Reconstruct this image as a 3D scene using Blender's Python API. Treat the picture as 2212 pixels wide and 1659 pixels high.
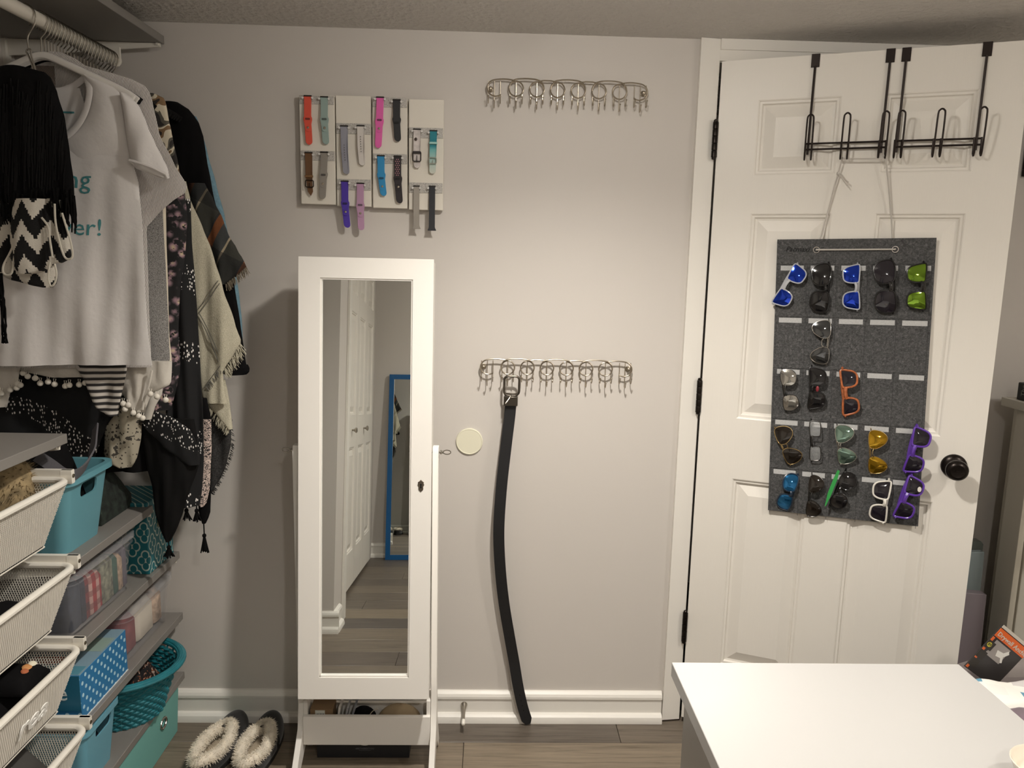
import bpy, bmesh, math, random
from mathutils import Vector, Matrix
random.seed(7)
for o in list(bpy.data.objects): bpy.data.objects.remove(o, do_unlink=True)
S = bpy.context.scene
COL = S.collection
R = math.radians
PI = math.pi
# ---------------------------------------------------------------- camera
F_PX = 1650.35; IW = 2212; IH = 1659
CAM = Vector((0, -2.30966, 1.48805))
CROT = Matrix.Rotation(R(-1.80017), 3, 'Z') @ Matrix.Rotation(R(90 - 9.13576), 3, 'X') @ Matrix.Rotation(R(1.28956), 3, 'Z')
cd = bpy.data.cameras.new('camera'); cam = bpy.data.objects.new('camera', cd); COL.objects.link(cam)
cd.sensor_fit = 'HORIZONTAL'; cd.sensor_width = 36; cd.lens = F_PX / IW * 36; cd.clip_start = 0.02
cam.matrix_world = Matrix.Translation(CAM) @ CROT.to_4x4()
S.camera = cam
# ---------------------------------------------------------------- world, exposure
w = bpy.data.worlds.new('world'); S.world = w; w.use_nodes = True
w.node_tree.nodes['Background'].inputs[0].default_value = (0.10, 0.09, 0.08, 1)
w.node_tree.nodes['Background'].inputs[1].default_value = 0.3
S.view_settings.view_transform = 'Standard'; S.view_settings.look = 'None'
S.view_settings.gamma = 1.0; S.view_settings.use_curve_mapping = False
S.view_settings.exposure = 0.22
MAIN_LAMP = ((0.20, -0.93), 122.0, 0.045, 146, 6.5)      # position on the ceiling, spot power, lens radius, beam angle, lens glow in watts
SIDE_LAMP = ((1.70, -1.55), 46.0, 0.055, 158, 6.0)
BACK_LAMP = ((0.45, -2.70), 60.0, 0.055, 158, 8.5)
LAMP_COL = (1.0, 0.948, 0.875)
# ---------------------------------------------------------------- helpers
def lin(c):
    o = []
    for v in c[:3]:
        v = v / 255.0
        o.append(v / 12.92 if v <= 0.04045 else ((v + 0.055) / 1.055) ** 2.4)
    return (o[0], o[1], o[2], 1)
MATS = {}
def nt_of(m):
    nt = m.node_tree; return nt, nt.nodes['Principled BSDF']
def mat(name, rgb, rough=0.55, metal=0.0, bump=None, var=None, trans=0.0, alpha=1.0, sheen=0.0, coat=0.0, ior=None, spec=None):
    """bump=(scale,strength[,distance]); var=(scale, amount) colour noise; rgb in sRGB 0-255"""
    if name in MATS: return MATS[name]
    m = bpy.data.materials.new(name); m.use_nodes = True
    nt, b = nt_of(m); L = nt.links
    b.inputs['Base Color'].default_value = lin(rgb)
    b.inputs['Roughness'].default_value = rough; b.inputs['Metallic'].default_value = metal
    b.inputs['Transmission Weight'].default_value = trans; b.inputs['Alpha'].default_value = alpha
    if sheen: b.inputs['Sheen Weight'].default_value = sheen
    if coat: b.inputs['Coat Weight'].default_value = coat; b.inputs['Coat Roughness'].default_value = 0.03
    if ior: b.inputs['IOR'].default_value = ior
    if spec is not None: b.inputs['Specular IOR Level'].default_value = spec
    tc = None
    if bump or var:
        tc = nt.nodes.new('ShaderNodeTexCoord')
    if var:
        n = nt.nodes.new('ShaderNodeTexNoise'); n.inputs['Scale'].default_value = var[0]; n.inputs['Detail'].default_value = 4
        L.new(tc.outputs['Object'], n.inputs['Vector'])
        r = nt.nodes.new('ShaderNodeValToRGB'); c = lin(rgb); a = var[1]
        r.color_ramp.elements[0].position = 0.3; r.color_ramp.elements[1].position = 0.7
        r.color_ramp.elements[0].color = [max(0, v * (1 - a)) for v in c[:3]] + [1]
        r.color_ramp.elements[1].color = [min(1, v * (1 + a)) for v in c[:3]] + [1]
        L.new(n.outputs['Fac'], r.inputs['Fac']); L.new(r.outputs['Color'], b.inputs['Base Color'])
    if bump:
        n = nt.nodes.new('ShaderNodeTexNoise'); n.inputs['Scale'].default_value = bump[0]; n.inputs['Detail'].default_value = 5
        L.new(tc.outputs['Object'], n.inputs['Vector'])
        bp = nt.nodes.new('ShaderNodeBump'); bp.inputs['Strength'].default_value = bump[1]
        bp.inputs['Distance'].default_value = bump[2] if len(bump) > 2 else 0.002
        L.new(n.outputs['Fac'], bp.inputs['Height']); L.new(bp.outputs['Normal'], b.inputs['Normal'])
    MATS[name] = m
    return m
def nmat(name, fn, rough=0.8, **kw):
    """material whose colour comes from node network fn(nt, coord_socket) -> colour socket"""
    if name in MATS: return MATS[name]
    m = mat(name, (128, 128, 128), rough, **kw); nt, b = nt_of(m)
    tc = nt.nodes.new('ShaderNodeTexCoord')
    nt.links.new(fn(nt, tc.outputs['Object']), b.inputs['Base Color'])
    return m
def N(nt, t, **kw):
    n = nt.nodes.new('ShaderNode' + t)
    for k, v in kw.items():
        if k in n.inputs: n.inputs[k].default_value = v
        else: setattr(n, k, v)
    return n
def ramp(nt, fac, stops, const=False):
    r = nt.nodes.new('ShaderNodeValToRGB'); cr = r.color_ramp
    if const: cr.interpolation = 'CONSTANT'
    while len(cr.elements) < len(stops): cr.elements.new(0.5)
    for e, (p, c) in zip(cr.elements, stops): e.position = p; e.color = lin(c)
    nt.links.new(fac, r.inputs['Fac']); return r.outputs['Color']
def mapping(nt, vec, scale=(1, 1, 1), rot=(0, 0, 0)):
    mp = nt.nodes.new('ShaderNodeMapping'); mp.inputs['Scale'].default_value = scale; mp.inputs['Rotation'].default_value = rot
    nt.links.new(vec, mp.inputs['Vector']); return mp.outputs['Vector']
def math2(nt, op, a, b=None):
    n = nt.nodes.new('ShaderNodeMath'); n.operation = op
    for i, v in enumerate((a, b)):
        if v is None: continue
        if isinstance(v, (int, float)): n.inputs[i].default_value = v
        else: nt.links.new(v, n.inputs[i])
    return n.outputs[0]
def mixc(nt, fac, a, b):
    n = nt.nodes.new('ShaderNodeMix'); n.data_type = 'RGBA'
    for i, v in ((0, fac), (6, a), (7, b)):
        if isinstance(v, (int, float)): n.inputs[i].default_value = v
        elif isinstance(v, tuple): n.inputs[i].default_value = lin(v)
        else: nt.links.new(v, n.inputs[i])
    return n.outputs[2]
ORG = {}
def origin(o): return ORG.get(o.name, Vector((0, 0, 0)))
class MB:
    """collects geometry for ONE mesh object"""
    def __init__(s): s.v = []; s.f = []
    def add(s, vs, fs):
        k = len(s.v); s.v += [tuple(v) for v in vs]; s.f += [tuple(i + k for i in f) for f in fs]; return s
    def box(s, x0, x1, y0, y1, z0, z1, M=None):
        vs = [Vector((x, y, z)) for z in (z0, z1) for y in (y0, y1) for x in (x0, x1)]
        if M: vs = [M @ v for v in vs]
        return s.add(vs, [(0, 2, 3, 1), (4, 5, 7, 6), (0, 1, 5, 4), (2, 6, 7, 3), (0, 4, 6, 2), (1, 3, 7, 5)])
    def tube(s, path, r, n=8, closed=False, caps=True, flat=1.0, up=None):
        P = [Vector(p) for p in path]; m = len(P)
        rs = r if isinstance(r, (list, tuple)) else [r] * m
        vs = []; nrm = None
        for i in range(m):
            a = P[(i - 1) % m] if (closed or i > 0) else P[i]
            b = P[(i + 1) % m] if (closed or i < m - 1) else P[i]
            t = (b - a); t = t.normalized() if t.length > 1e-9 else Vector((0, 0, 1))
            if nrm is None:
                ref = Vector(up) if up else (Vector((0, 0, 1)) if abs(t.z) < 0.9 else Vector((1, 0, 0)))
                nrm = (ref - t * ref.dot(t)).normalized()
            else:
                nrm = nrm - t * nrm.dot(t)
                nrm = nrm.normalized() if nrm.length > 1e-6 else Vector((1, 0, 0))
            bi = t.cross(nrm)
            for k in range(n):
                an = 2 * PI * k / n
                vs.append(P[i] + (nrm * math.cos(an) * flat + bi * math.sin(an)) * rs[i])
        fs = []
        for i in range(m if closed else m - 1):
            j = (i + 1) % m
            for k in range(n):
                q = (k + 1) % n
                fs.append((i * n + k, i * n + q, j * n + q, j * n + k))
        if caps and not closed:
            fs.append(tuple(reversed(range(n)))); fs.append(tuple((m - 1) * n + k for k in range(n)))
        return s.add(vs, fs)
    def lathe(s, prof, n=24, M=None):
        """prof: [(r,z)...] about local z"""
        vs = []; m = len(prof)
        for r, z in prof:
            for k in range(n):
                a = 2 * PI * k / n; v = Vector((r * math.cos(a), r * math.sin(a), z))
                vs.append(M @ v if M else v)
        fs = []
        for i in range(m - 1):
            for k in range(n):
                q = (k + 1) % n; fs.append((i * n + k, i * n + q, (i + 1) * n + q, (i + 1) * n + k))
        fs.append(tuple(reversed(range(n)))); fs.append(tuple((m - 1) * n + k for k in range(n)))
        return s.add(vs, fs)
    def prism(s, poly, d0, d1, fn=None):
        """poly [(a,b)], extruded d0..d1; fn(a,b,d)->xyz  default a=x b=z d=y"""
        fn = fn or (lambda a, b, d: (a, d, b)); n = len(poly)
        vs = [fn(a, b, d0) for a, b in poly] + [fn(a, b, d1) for a, b in poly]
        fs = [tuple(range(n)), tuple(reversed(range(n, 2 * n)))]
        for i in range(n):
            j = (i + 1) % n; fs.append((i, n + i, n + j, j))
        return s.add(vs, fs)
    def ball(s, c, r, nu=10, nv=7, M=None):
        r = r if isinstance(r, (tuple, list)) else (r, r, r); vs = []; fs = []
        for j in range(nv + 1):
            th = PI * j / nv
            for i in range(nu):
                ph = 2 * PI * i / nu
                v = Vector((r[0] * math.sin(th) * math.cos(ph), r[1] * math.sin(th) * math.sin(ph), r[2] * math.cos(th)))
                if M: v = M @ v
                vs.append(v + Vector(c))
        for j in range(nv):
            for i in range(nu):
                q = (i + 1) % nu; fs.append((j * nu + i, (j + 1) * nu + i, (j + 1) * nu + q, j * nu + q))
        return s.add(vs, fs)
    def grid(s, fn, nu, nv, cu=False):
        vs = [fn(i / (nu if cu else nu - 1), j / (nv - 1)) for j in range(nv) for i in range(nu)]; fs = []
        for j in range(nv - 1):
            for i in range(nu if cu else nu - 1):
                q = (i + 1) % nu; fs.append((j * nu + i, j * nu + q, (j + 1) * nu + q, (j + 1) * nu + i))
        return s.add(vs, fs)
    def build(s, name, m, parent=None, local=False, smooth=True, bevel=0, solid=0, sub=0, ang=35, org=None, weld=False, seg=2):
        me = bpy.data.meshes.new(name)
        o = bpy.data.objects.new(name, me)
        if parent is not None and not local: off = origin(parent)
        elif parent is None and not local:
            if org is not None: off = Vector(org)
            else:
                xs = [v[0] for v in s.v]; ys = [v[1] for v in s.v]; zs = [v[2] for v in s.v]
                off = Vector(((min(xs) + max(xs)) / 2, (min(ys) + max(ys)) / 2, min(zs)))
        else: off = Vector((0, 0, 0))
        me.from_pydata([(v[0] - off.x, v[1] - off.y, v[2] - off.z) for v in s.v], [], s.f)
        bm = bmesh.new(); bm.from_mesh(me)
        if weld: bmesh.ops.remove_doubles(bm, verts=bm.verts, dist=1e-5)
        bmesh.ops.recalc_face_normals(bm, faces=bm.faces); bm.to_mesh(me); bm.free()
        if smooth:
            me.polygons.foreach_set('use_smooth', [True] * len(me.polygons))
            if hasattr(me, 'set_sharp_from_angle'): me.set_sharp_from_angle(angle=R(ang))
        if m is not None: me.materials.append(m if not isinstance(m, str) else MATS[m])
        COL.objects.link(o)
        if parent is not None: o.parent = parent; ORG[o.name] = origin(parent)
        else: o.location = off; ORG[o.name] = off
        if solid:
            md = o.modifiers.new('thickness', 'SOLIDIFY'); md.thickness = solid; md.offset = 0
        if bevel:
            md = o.modifiers.new('bevel', 'BEVEL'); md.width = bevel; md.segments = seg; md.limit_method = 'ANGLE'; md.angle_limit = R(40)
            if hasattr(md, 'harden_normals'): md.harden_normals = False
        if sub:
            md = o.modifiers.new('sub', 'SUBSURF'); md.levels = sub; md.render_levels = sub
        return o
def tag(o, label=None, cat=None, group=None, kind=None):
    if label: o['label'] = label
    if cat: o['category'] = cat
    if group: o['group'] = group
    if kind: o['kind'] = kind
    return o
def thing(name, label, cat, loc=(0, 0, 0), rot=(0, 0, 0), group=None, kind=None):
    o = bpy.data.objects.new(name, None); o.empty_display_size = 0.03; COL.objects.link(o)
    o.location = loc; o.rotation_euler = rot; ORG[o.name] = Vector(loc)
    return tag(o, label, cat, group, kind)
def kids(o): return [c for c in bpy.data.objects if c.parent == o]
def dup(root, loc=None, parent=None):
    c = root.copy(); COL.objects.link(c); c.parent = parent
    if loc is not None: c.location = loc
    for ch in kids(root): dup(ch, None, c)
    ORG[c.name] = Vector(c.location) if parent is None else origin(parent)
    return c
def box(name, m, x0, x1, y0, y1, z0, z1, parent=None, bevel=0.0, local=False):
    return MB().box(x0, x1, y0, y1, z0, z1).build(name, m, parent, bevel=bevel, local=local)
def text(name, body, size, m, M, parent=None, local=False, ext=0.0004, shear=0.0, align='CENTER', bold=0.0, sx=1.0):
    c = bpy.data.curves.new(name, 'FONT'); c.body = body; c.size = size; c.extrude = ext; c.shear = shear
    c.align_x = align; c.align_y = 'CENTER'; c.offset = bold; c.resolution_u = 2
    t = bpy.data.objects.new(name, c); COL.objects.link(t)
    bpy.context.view_layer.update()
    me = bpy.data.meshes.new_from_object(t.evaluated_get(bpy.context.evaluated_depsgraph_get()))
    COL.objects.unlink(t); bpy.data.objects.remove(t); bpy.data.curves.remove(c)
    me.name = name
    off = Matrix.Translation(-origin(parent)) if (parent is not None and not local) else Matrix.Identity(4)
    me.transform(off @ M @ Matrix.Diagonal((sx, 1, 1, 1))); me.materials.clear(); me.materials.append(m)
    o = bpy.data.objects.new(name, me); COL.objects.link(o)
    if parent is not None: o.parent = parent; ORG[o.name] = origin(parent)
    return o
# pixel ray onto a world plane (used to size things at their own distance)
def ray(px, py): return CROT @ Vector(((px - IW / 2) / F_PX, -(py - IH / 2) / F_PX, -1))
def onY(px, py, y):
    d = ray(px, py); return CAM + d * ((y - CAM.y) / d.y)
def onX(px, py, x):
    d = ray(px, py); return CAM + d * ((x - CAM.x) / d.x)
def onZ(px, py, z):
    d = ray(px, py); return CAM + d * ((z - CAM.z) / d.z)
def lerp(a, b, t): return a + (b - a) * t
def spline(pts, n):
    """Catmull-Rom through points"""
    P = [Vector(p) for p in pts]; out = []
    m = len(P)
    for i in range(m - 1):
        p0 = P[max(0, i - 1)]; p1 = P[i]; p2 = P[i + 1]; p3 = P[min(m - 1, i + 2)]
        for k in range(n):
            t = k / n
            out.append(0.5 * ((2 * p1) + (p2 - p0) * t + (2 * p0 - 5 * p1 + 4 * p2 - p3) * t * t + (3 * p1 - p0 - 3 * p2 + p3) * t ** 3))
    out.append(P[-1]); return out
def arc(cx, cz, r, a0, a1, n, y): return [(cx + r * math.cos(R(a0 + (a1 - a0) * i / n)), y, cz + r * math.sin(R(a0 + (a1 - a0) * i / n))) for i in range(n + 1)]
def rrect(w, h, r, n=5):
    """rounded rectangle polygon centred at 0"""
    o = []
    for cx, cy, a in ((w / 2 - r, h / 2 - r, 0), (-w / 2 + r, h / 2 - r, 90), (-w / 2 + r, -h / 2 + r, 180), (w / 2 - r, -h / 2 + r, 270)):
        for k in range(n + 1):
            t = R(a + 90 * k / n); o.append((cx + r * math.cos(t), cy + r * math.sin(t)))
    return o
# ================================================================ materials of the setting
CEIL = 2.13
def wall_mat():
    m = mat('wall_paint', (205, 199, 192), 0.62, bump=(90, 0.10, 0.001)); return m
M_wall = wall_mat()
M_white = mat('trim_paint', (233, 229, 221), 0.38, bump=(60, 0.03, 0.001))
def ceiling_mat():
    m = mat('ceiling_stucco', (250, 245, 238), 0.85); nt, b = nt_of(m)
    tc = N(nt, 'TexCoord'); n1 = N(nt, 'TexNoise', Scale=75.0, Detail=6.0, Roughness=0.65); nt.links.new(tc.outputs['Object'], n1.inputs['Vector'])
    v = N(nt, 'TexVoronoi', Scale=55.0); nt.links.new(tc.outputs['Object'], v.inputs['Vector'])
    h = math2(nt, 'ADD', n1.outputs['Fac'], math2(nt, 'MULTIPLY', v.outputs['Distance'], 0.55))
    bp = N(nt, 'Bump', Strength=1.0, Distance=0.02); nt.links.new(h, bp.inputs['Height']); nt.links.new(bp.outputs['Normal'], b.inputs['Normal'])
    return m
M_ceil = ceiling_mat()
def plank_mat():
    m = mat('vinyl_plank', (128, 112, 96), 0.42); nt, b = nt_of(m); L = nt.links
    oi = N(nt, 'ObjectInfo'); tc = N(nt, 'TexCoord')
    base = ramp(nt, oi.outputs['Random'], [(0.0, (98, 90, 84)), (0.3, (142, 130, 114)), (0.55, (94, 88, 84)), (0.8, (124, 114, 102)), (1.0, (108, 100, 92))])
    off = N(nt, 'VectorMath', operation='ADD'); L.new(tc.outputs['Object'], off.inputs[0])
    cx = N(nt, 'CombineXYZ'); L.new(math2(nt, 'MULTIPLY', oi.outputs['Random'], 37.0), cx.inputs[0]); L.new(math2(nt, 'MULTIPLY', oi.outputs['Random'], 11.0), cx.inputs[1]); L.new(cx.outputs[0], off.inputs[1])
    g = N(nt, 'TexNoise', Scale=6.0, Detail=8.0, Roughness=0.62, Distortion=0.6); L.new(mapping(nt, off.outputs[0], (0.55, 14, 1)), g.inputs['Vector'])
    g2 = N(nt, 'TexNoise', Scale=30.0, Detail=5.0, Roughness=0.7); L.new(mapping(nt, off.outputs[0], (0.4, 9, 1)), g2.inputs['Vector'])
    gg = math2(nt, 'ADD', math2(nt, 'MULTIPLY', g.outputs['Fac'], 0.65), math2(nt, 'MULTIPLY', g2.outputs['Fac'], 0.35))
    dark = ramp(nt, gg, [(0.30, (140, 130, 120)), (0.47, (222, 219, 214)), (0.65, (255, 252, 246))])
    mm = N(nt, 'Mix', data_type='RGBA', blend_type='MULTIPLY'); mm.inputs[0].default_value = 1.0
    L.new(base, mm.inputs[6]); L.new(dark, mm.inputs[7]); L.new(mm.outputs[2], b.inputs['Base Color'])
    bp = N(nt, 'Bump', Strength=0.12, Distance=0.002); L.new(gg, bp.inputs['Height']); L.new(bp.outputs['Normal'], b.inputs['Normal'])
    return m
M_plank = plank_mat()
M_under = mat('subfloor', (70, 62, 54), 0.9)
# ---------------------------------------------------------------- floor
XL, XR, YF = -1.35, 2.0, -3.71
floor = tag(box('floor', M_under, XL - 0.1, XR + 0.1, YF - 0.1, 1.2, -0.06, -0.006), kind='structure')
y1 = 0.053; row = 0
PM = {}
while y1 > YF:
    y0 = max(YF, y1 - 0.18)
    x = {0: 0.437, 1: -0.057}.get(row, random.uniform(-0.4, 0.8)) - 1.22 * 2
    while x < XR:
        a, b_ = max(x, XL), min(x + 1.22, XR)
        if b_ - a > 0.02:
            key = (round(b_ - a, 3), round(y1 - y0, 3))
            if key in PM:
                o = PM[key].copy(); COL.objects.link(o); o.location = Vector(((a + b_) / 2, (y0 + y1) / 2, -0.006)) - origin(floor)
            else:
                hw, hd = (b_ - a) / 2 - 0.0007, (y1 - y0) / 2 - 0.0007
                o = MB().box(-hw, hw, -hd, hd, 0, 0.006).build('plank', M_plank, floor, local=True, bevel=0.0012, seg=1)
                o.location = Vector(((a + b_) / 2, (y0 + y1) / 2, -0.006)) - origin(floor); PM[key] = o
        x += 1.22
    y1 -= 0.18; row += 1
tag(box('ceiling', M_ceil, XL - 0.1, XR + 0.1, YF - 0.1, 1.2, CEIL, CEIL + 0.1), kind='structure')
# ---------------------------------------------------------------- walls
OP0, OP1, OPZ = 0.645, 1.425, 2.072
wb = MB(); wb.box(XL - 0.1, OP0, 0, 0.12, 0, CEIL).box(OP1, XR + 0.1, 0, 0.12, 0, CEIL).box(OP0, OP1, 0, 0.12, OPZ, CEIL)
tag(wb.build('wall_back', M_wall, smooth=False), kind='structure')
tag(box('wall_left', M_wall, XL - 0.1, XL, YF, 0, 0, CEIL), kind='structure')
tag(box('wall_right', M_wall, XR, XR + 0.1, YF, 0, 0, CEIL), kind='structure')
tag(box('wall_front', M_wall, XL - 0.1, XR + 0.1, YF - 0.1, YF, 0, CEIL), kind='structure')
wc = MB(); wc.box(XL, -0.70, -2.07, -1.86, 0, CEIL).box(-0.82, -0.70, YF, -2.07, 2.075, CEIL).box(XL, -0.772, YF, -3.53, 0, CEIL).box(XL, -0.95, -3.57, -2.07, 0, CEIL)
tag(wc.build('wall_closet', M_wall, smooth=False), kind='structure')
hall = MB(); hall.box(-0.2, 2.1, 1.1, 1.2, 0, CEIL).box(-0.3, -0.2, 0.12, 1.2, 0, CEIL).box(2.1, 2.2, 0.12, 1.2, 0, CEIL)
tag(hall.build('wall_hall', M_wall, smooth=False), kind='structure')
def baseboard(name, a, b, nx, ny, parent=None):
    """a,b (x,y) ends on the wall line; (nx,ny) into the room"""
    prof = [(0, 0), (0.012, 0), (0.012, 0.076), (0.0165, 0.078), (0.0165, 0.086), (0.013, 0.094), (0.006, 0.101), (0, 0.102)]
    def f(p): return lambda u, v, d: (lerp(a[0], b[0], d) + nx * u, lerp(a[1], b[1], d) + ny * u, v)
    o = MB().prism(prof, 0, 1, f(0)).build(name, M_white, ang=20)
    tag(o, kind='structure')
    sh = [(0.012, 0), (0.030, 0), (0.030, 0.010), (0.027, 0.021), (0.021, 0.027), (0.012, 0.030)]
    MB().prism(sh, 0, 1, f(0)).build('shoe_molding', M_white, o, ang=20)
    return o
baseboard('baseboard_back', (XL, 0), (0.588, 0), 0, -1)
baseboard('baseboard_right', (XR, YF), (XR, 0), -1, 0)
baseboard('baseboard_front', (-0.772, YF), (XR, YF), 0, 1)
baseboard('baseboard_stub', (XL, -1.86), (-0.672, -1.86), 0, 1)
baseboard('baseboard_closet', (-0.70, -1.86), (-0.70, -2.005), 1, 0)
baseboard('baseboard_back_right', (1.488, 0), (XR, 0), 0, -1)
# door casing, jamb
cas = MB()
def casing_v(x0, x1, xin):
    cas.prism([(x0, 0), (x1, 0), (x1, -0.011), (xin, -0.016), (x0, -0.018)] if xin < (x0 + x1) / 2 else [(x0, 0), (x1, 0), (x1, -0.018), (xin, -0.016), (x0, -0.011)], 0.008, CEIL - 0.0005, lambda u, v, d: (u, v, d))
casing_v(0.591, 0.649, 0.61); casing_v(1.424, 1.482, 1.462)
tc_ = tag(cas.build('trim_1', M_white), kind='structure')
MB().box(0.6491, 1.4239, -0.0105, 0, 2.070, CEIL - 0.0006).box(0.6491, 1.4239, -0.0165, 0, 2.100, CEIL - 0.0006).build('head_casing', M_white, tc_)
MB().box(0.6365, 0.6485, 0.0, 0.118, 0.0, 2.07).box(1.4245, 1.436, 0, 0.118, 0, 2.07).box(0.6485, 1.4245, 0.0, 0.118, 2.068, 2.0715).box(0.6485, 0.66, 0.052, 0.09, 0.0, 2.068).build('jamb', M_white, tc_)
# ---------------------------------------------------------------- moulded panels
def door_paint(name, rgb):
    m = mat(name, rgb, 0.42); nt, b = nt_of(m); tc = N(nt, 'TexCoord')
    n = N(nt, 'TexNoise', Scale=1.0, Detail=4.0, Roughness=0.6, Distortion=0.4); nt.links.new(mapping(nt, tc.outputs['Object'], (210, 210, 7)), n.inputs['Vector'])
    bp = N(nt, 'Bump', Strength=0.22, Distance=0.0015); nt.links.new(n.outputs['Fac'], bp.inputs['Height']); nt.links.new(bp.outputs['Normal'], b.inputs['Normal'])
    return m
M_door = door_paint('door_paint', (231, 226, 217))
def panel_mesh(u0, u1, z0, z1, th, sgn=1):
    """raised panel seen from local -y"""
    mb = MB(); prof = [(0, 0), (0.003, 0.0015), (0.005, 0.0045), (0.011, 0.005), (0.014, 0.011), (0.020, 0.0125), (0.050, 0.0025)]
    vs = []; fs = []
    for d, y in prof:
        vs += [(u0 + d, y, z0 + d), (u1 - d, y, z0 + d), (u1 - d, y, z1 - d), (u0 + d, y, z1 - d)]
    k = len(prof)
    for i in range(k - 1):
        for j in range(4):
            q = (j + 1) % 4; fs.append((i * 4 + j, i * 4 + q, (i + 1) * 4 + q, (i + 1) * 4 + j))
    fs.append(tuple((k - 1) * 4 + j for j in range(4)))
    b0 = len(vs); vs += [(u0, th, z0), (u1, th, z0), (u1, th, z1), (u0, th, z1)]
    fs.append((b0 + 3, b0 + 2, b0 + 1, b0))
    for j in range(4):
        q = (j + 1) % 4; fs.append((j, b0 + j, b0 + q, q))
    return mb.add(vs, fs)
ZP = [(0.232, 0.845), (1.033, 1.640), (1.747, 1.955)]
def slab_mesh(w, cols, z0, z1, th):
    mb = MB(); us = [0] + [c for p in cols for c in p] + [w]
    for i in range(0, len(us), 2): mb.box(us[i], us[i + 1], 0, th, z0, z1)
    zs = [z0] + [c for p in ZP for c in p] + [z1]
    for a, b in cols:
        for i in range(0, len(zs), 2): mb.box(a, b, 0, th, zs[i], zs[i + 1])
    return mb
DW = 0.762; DANG = R(22.815)
door = thing('door_1', 'white six-panel interior door standing ajar beside the grey wall', 'door', (0.653, -0.02, 0), (0, 0, -DANG), kind='structure')
cols = [(0.108, 0.326), (0.437, 0.655)]
slab_mesh(DW, cols, 0.022, 2.066, 0.035).build('slab', M_door, door, local=True, smooth=False)
for a, b in cols:
    for z0, z1 in ZP: panel_mesh(a, b, z0, z1, 0.035).build('door_panel', M_door, door, local=True, ang=15)
M_bronze = mat('dark_bronze', (38, 33, 30), 0.32, 0.85)
for zc in (1.849, 1.092, 0.338):
    hb = MB()
    for k in range(5):
        z = zc - 0.05 + k * 0.02
        hb.lathe([(0.0078, z + 0.0006), (0.0082, z + 0.001), (0.0082, z + 0.0185), (0.0078, z + 0.0192)], 12, Matrix.Translation((-0.006, -0.006, 0)))
    hb.lathe([(0.004, zc - 0.056), (0.0065, zc - 0.054), (0.0065, zc - 0.05)], 12, Matrix.Translation((-0.006, -0.006, 0))).lathe([(0.0065, zc + 0.05), (0.0065, zc + 0.054), (0.004, zc + 0.057)], 12, Matrix.Translation((-0.006, -0.006, 0)))
    hb.box(-0.004, 0.0, -0.003, 0.03, zc - 0.05, zc + 0.05)
    hb.build('hinge', M_bronze, door, local=True)
Mk = Matrix.Translation((0.695, 0, 0.955)) @ Matrix.Rotation(R(90), 4, 'X')
kn = MB().lathe([(0.0, 0.024), (0.012, 0.024), (0.0135, 0.028), (0.013, 0.036), (0.020, 0.042), (0.0275, 0.047), (0.0285, 0.053), (0.027, 0.060), (0.022, 0.066), (0.0175, 0.068), (0.012, 0.0665), (0.0, 0.0665)], 32, Mk).build('door_knob', M_bronze, door, local=True)
MB().lathe([(0.033, 0.0), (0.033, 0.004), (0.030, 0.009), (0.022, 0.013), (0.014, 0.016), (0.0125, 0.025)], 32, Mk).build('rose', M_bronze, kn, local=True)
MB().prism(rrect(0.012, 0.004, 0.0018, 3), 0.0664, 0.069, lambda u, v, d: Mk @ Vector((u, v, d))).build('lock_button', M_bronze, kn, local=True)
MB().box(DW - 0.0005, DW + 0.0012, 0.006, 0.029, 0.925, 0.985).build('latch_plate', M_bronze, door, local=True)
# bifold closet doors, seen in the mirror
bf = thing('door_2', 'white bifold closet doors with knobs reflected in the mirror', 'closet door', (-0.757, -3.512, 0), (0, 0, R(90)), kind='structure')
LW = 0.3445
for k in range(4):
    lf = MB(); us = (0.062, LW - 0.062); x0 = k * (LW + 0.002) + (0.004 if k > 1 else 0)
    s_ = slab_mesh(LW, [us], 0.025, 2.065, 0.03)
    M_ = Matrix.Translation((x0, 0, 0)) @ Matrix.Diagonal((1, 1, 1, 1))
    leaf = MB().add([M_ @ Vector(v) for v in s_.v], s_.f).build('door_leaf', M_door, bf, local=True, smooth=False)
    for z0, z1 in ZP:
        p = panel_mesh(us[0], us[1], z0, z1, 0.03)
        MB().add([M_ @ Vector(v) for v in p.v], p.f).build('door_panel', M_door, leaf, local=True, ang=15)
    if k in (1, 2):
        kx = 0.415 if k == 1 else 0.871
        MB().lathe([(0.006, 0), (0.006, 0.012), (0.009, 0.016), (0.016, 0.022), (0.017, 0.027), (0.011, 0.032), (0.0, 0.033)], 20, Matrix.Translation((kx, 0, 0.945)) @ Matrix.Rotation(R(90), 4, 'X')).build('knob', mat('brushed_steel', (176, 170, 160), 0.3, 1.0), leaf, local=True)
ct = MB().box(-0.70, -0.686, -2.125, -2.065, 0, CEIL - 0.05).box(-0.70, -0.686, -3.57, -2.065, 2.07, CEIL - 0.0005)
tag(ct.build('trim_2', M_white, bevel=0.002), kind='structure')
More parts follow.
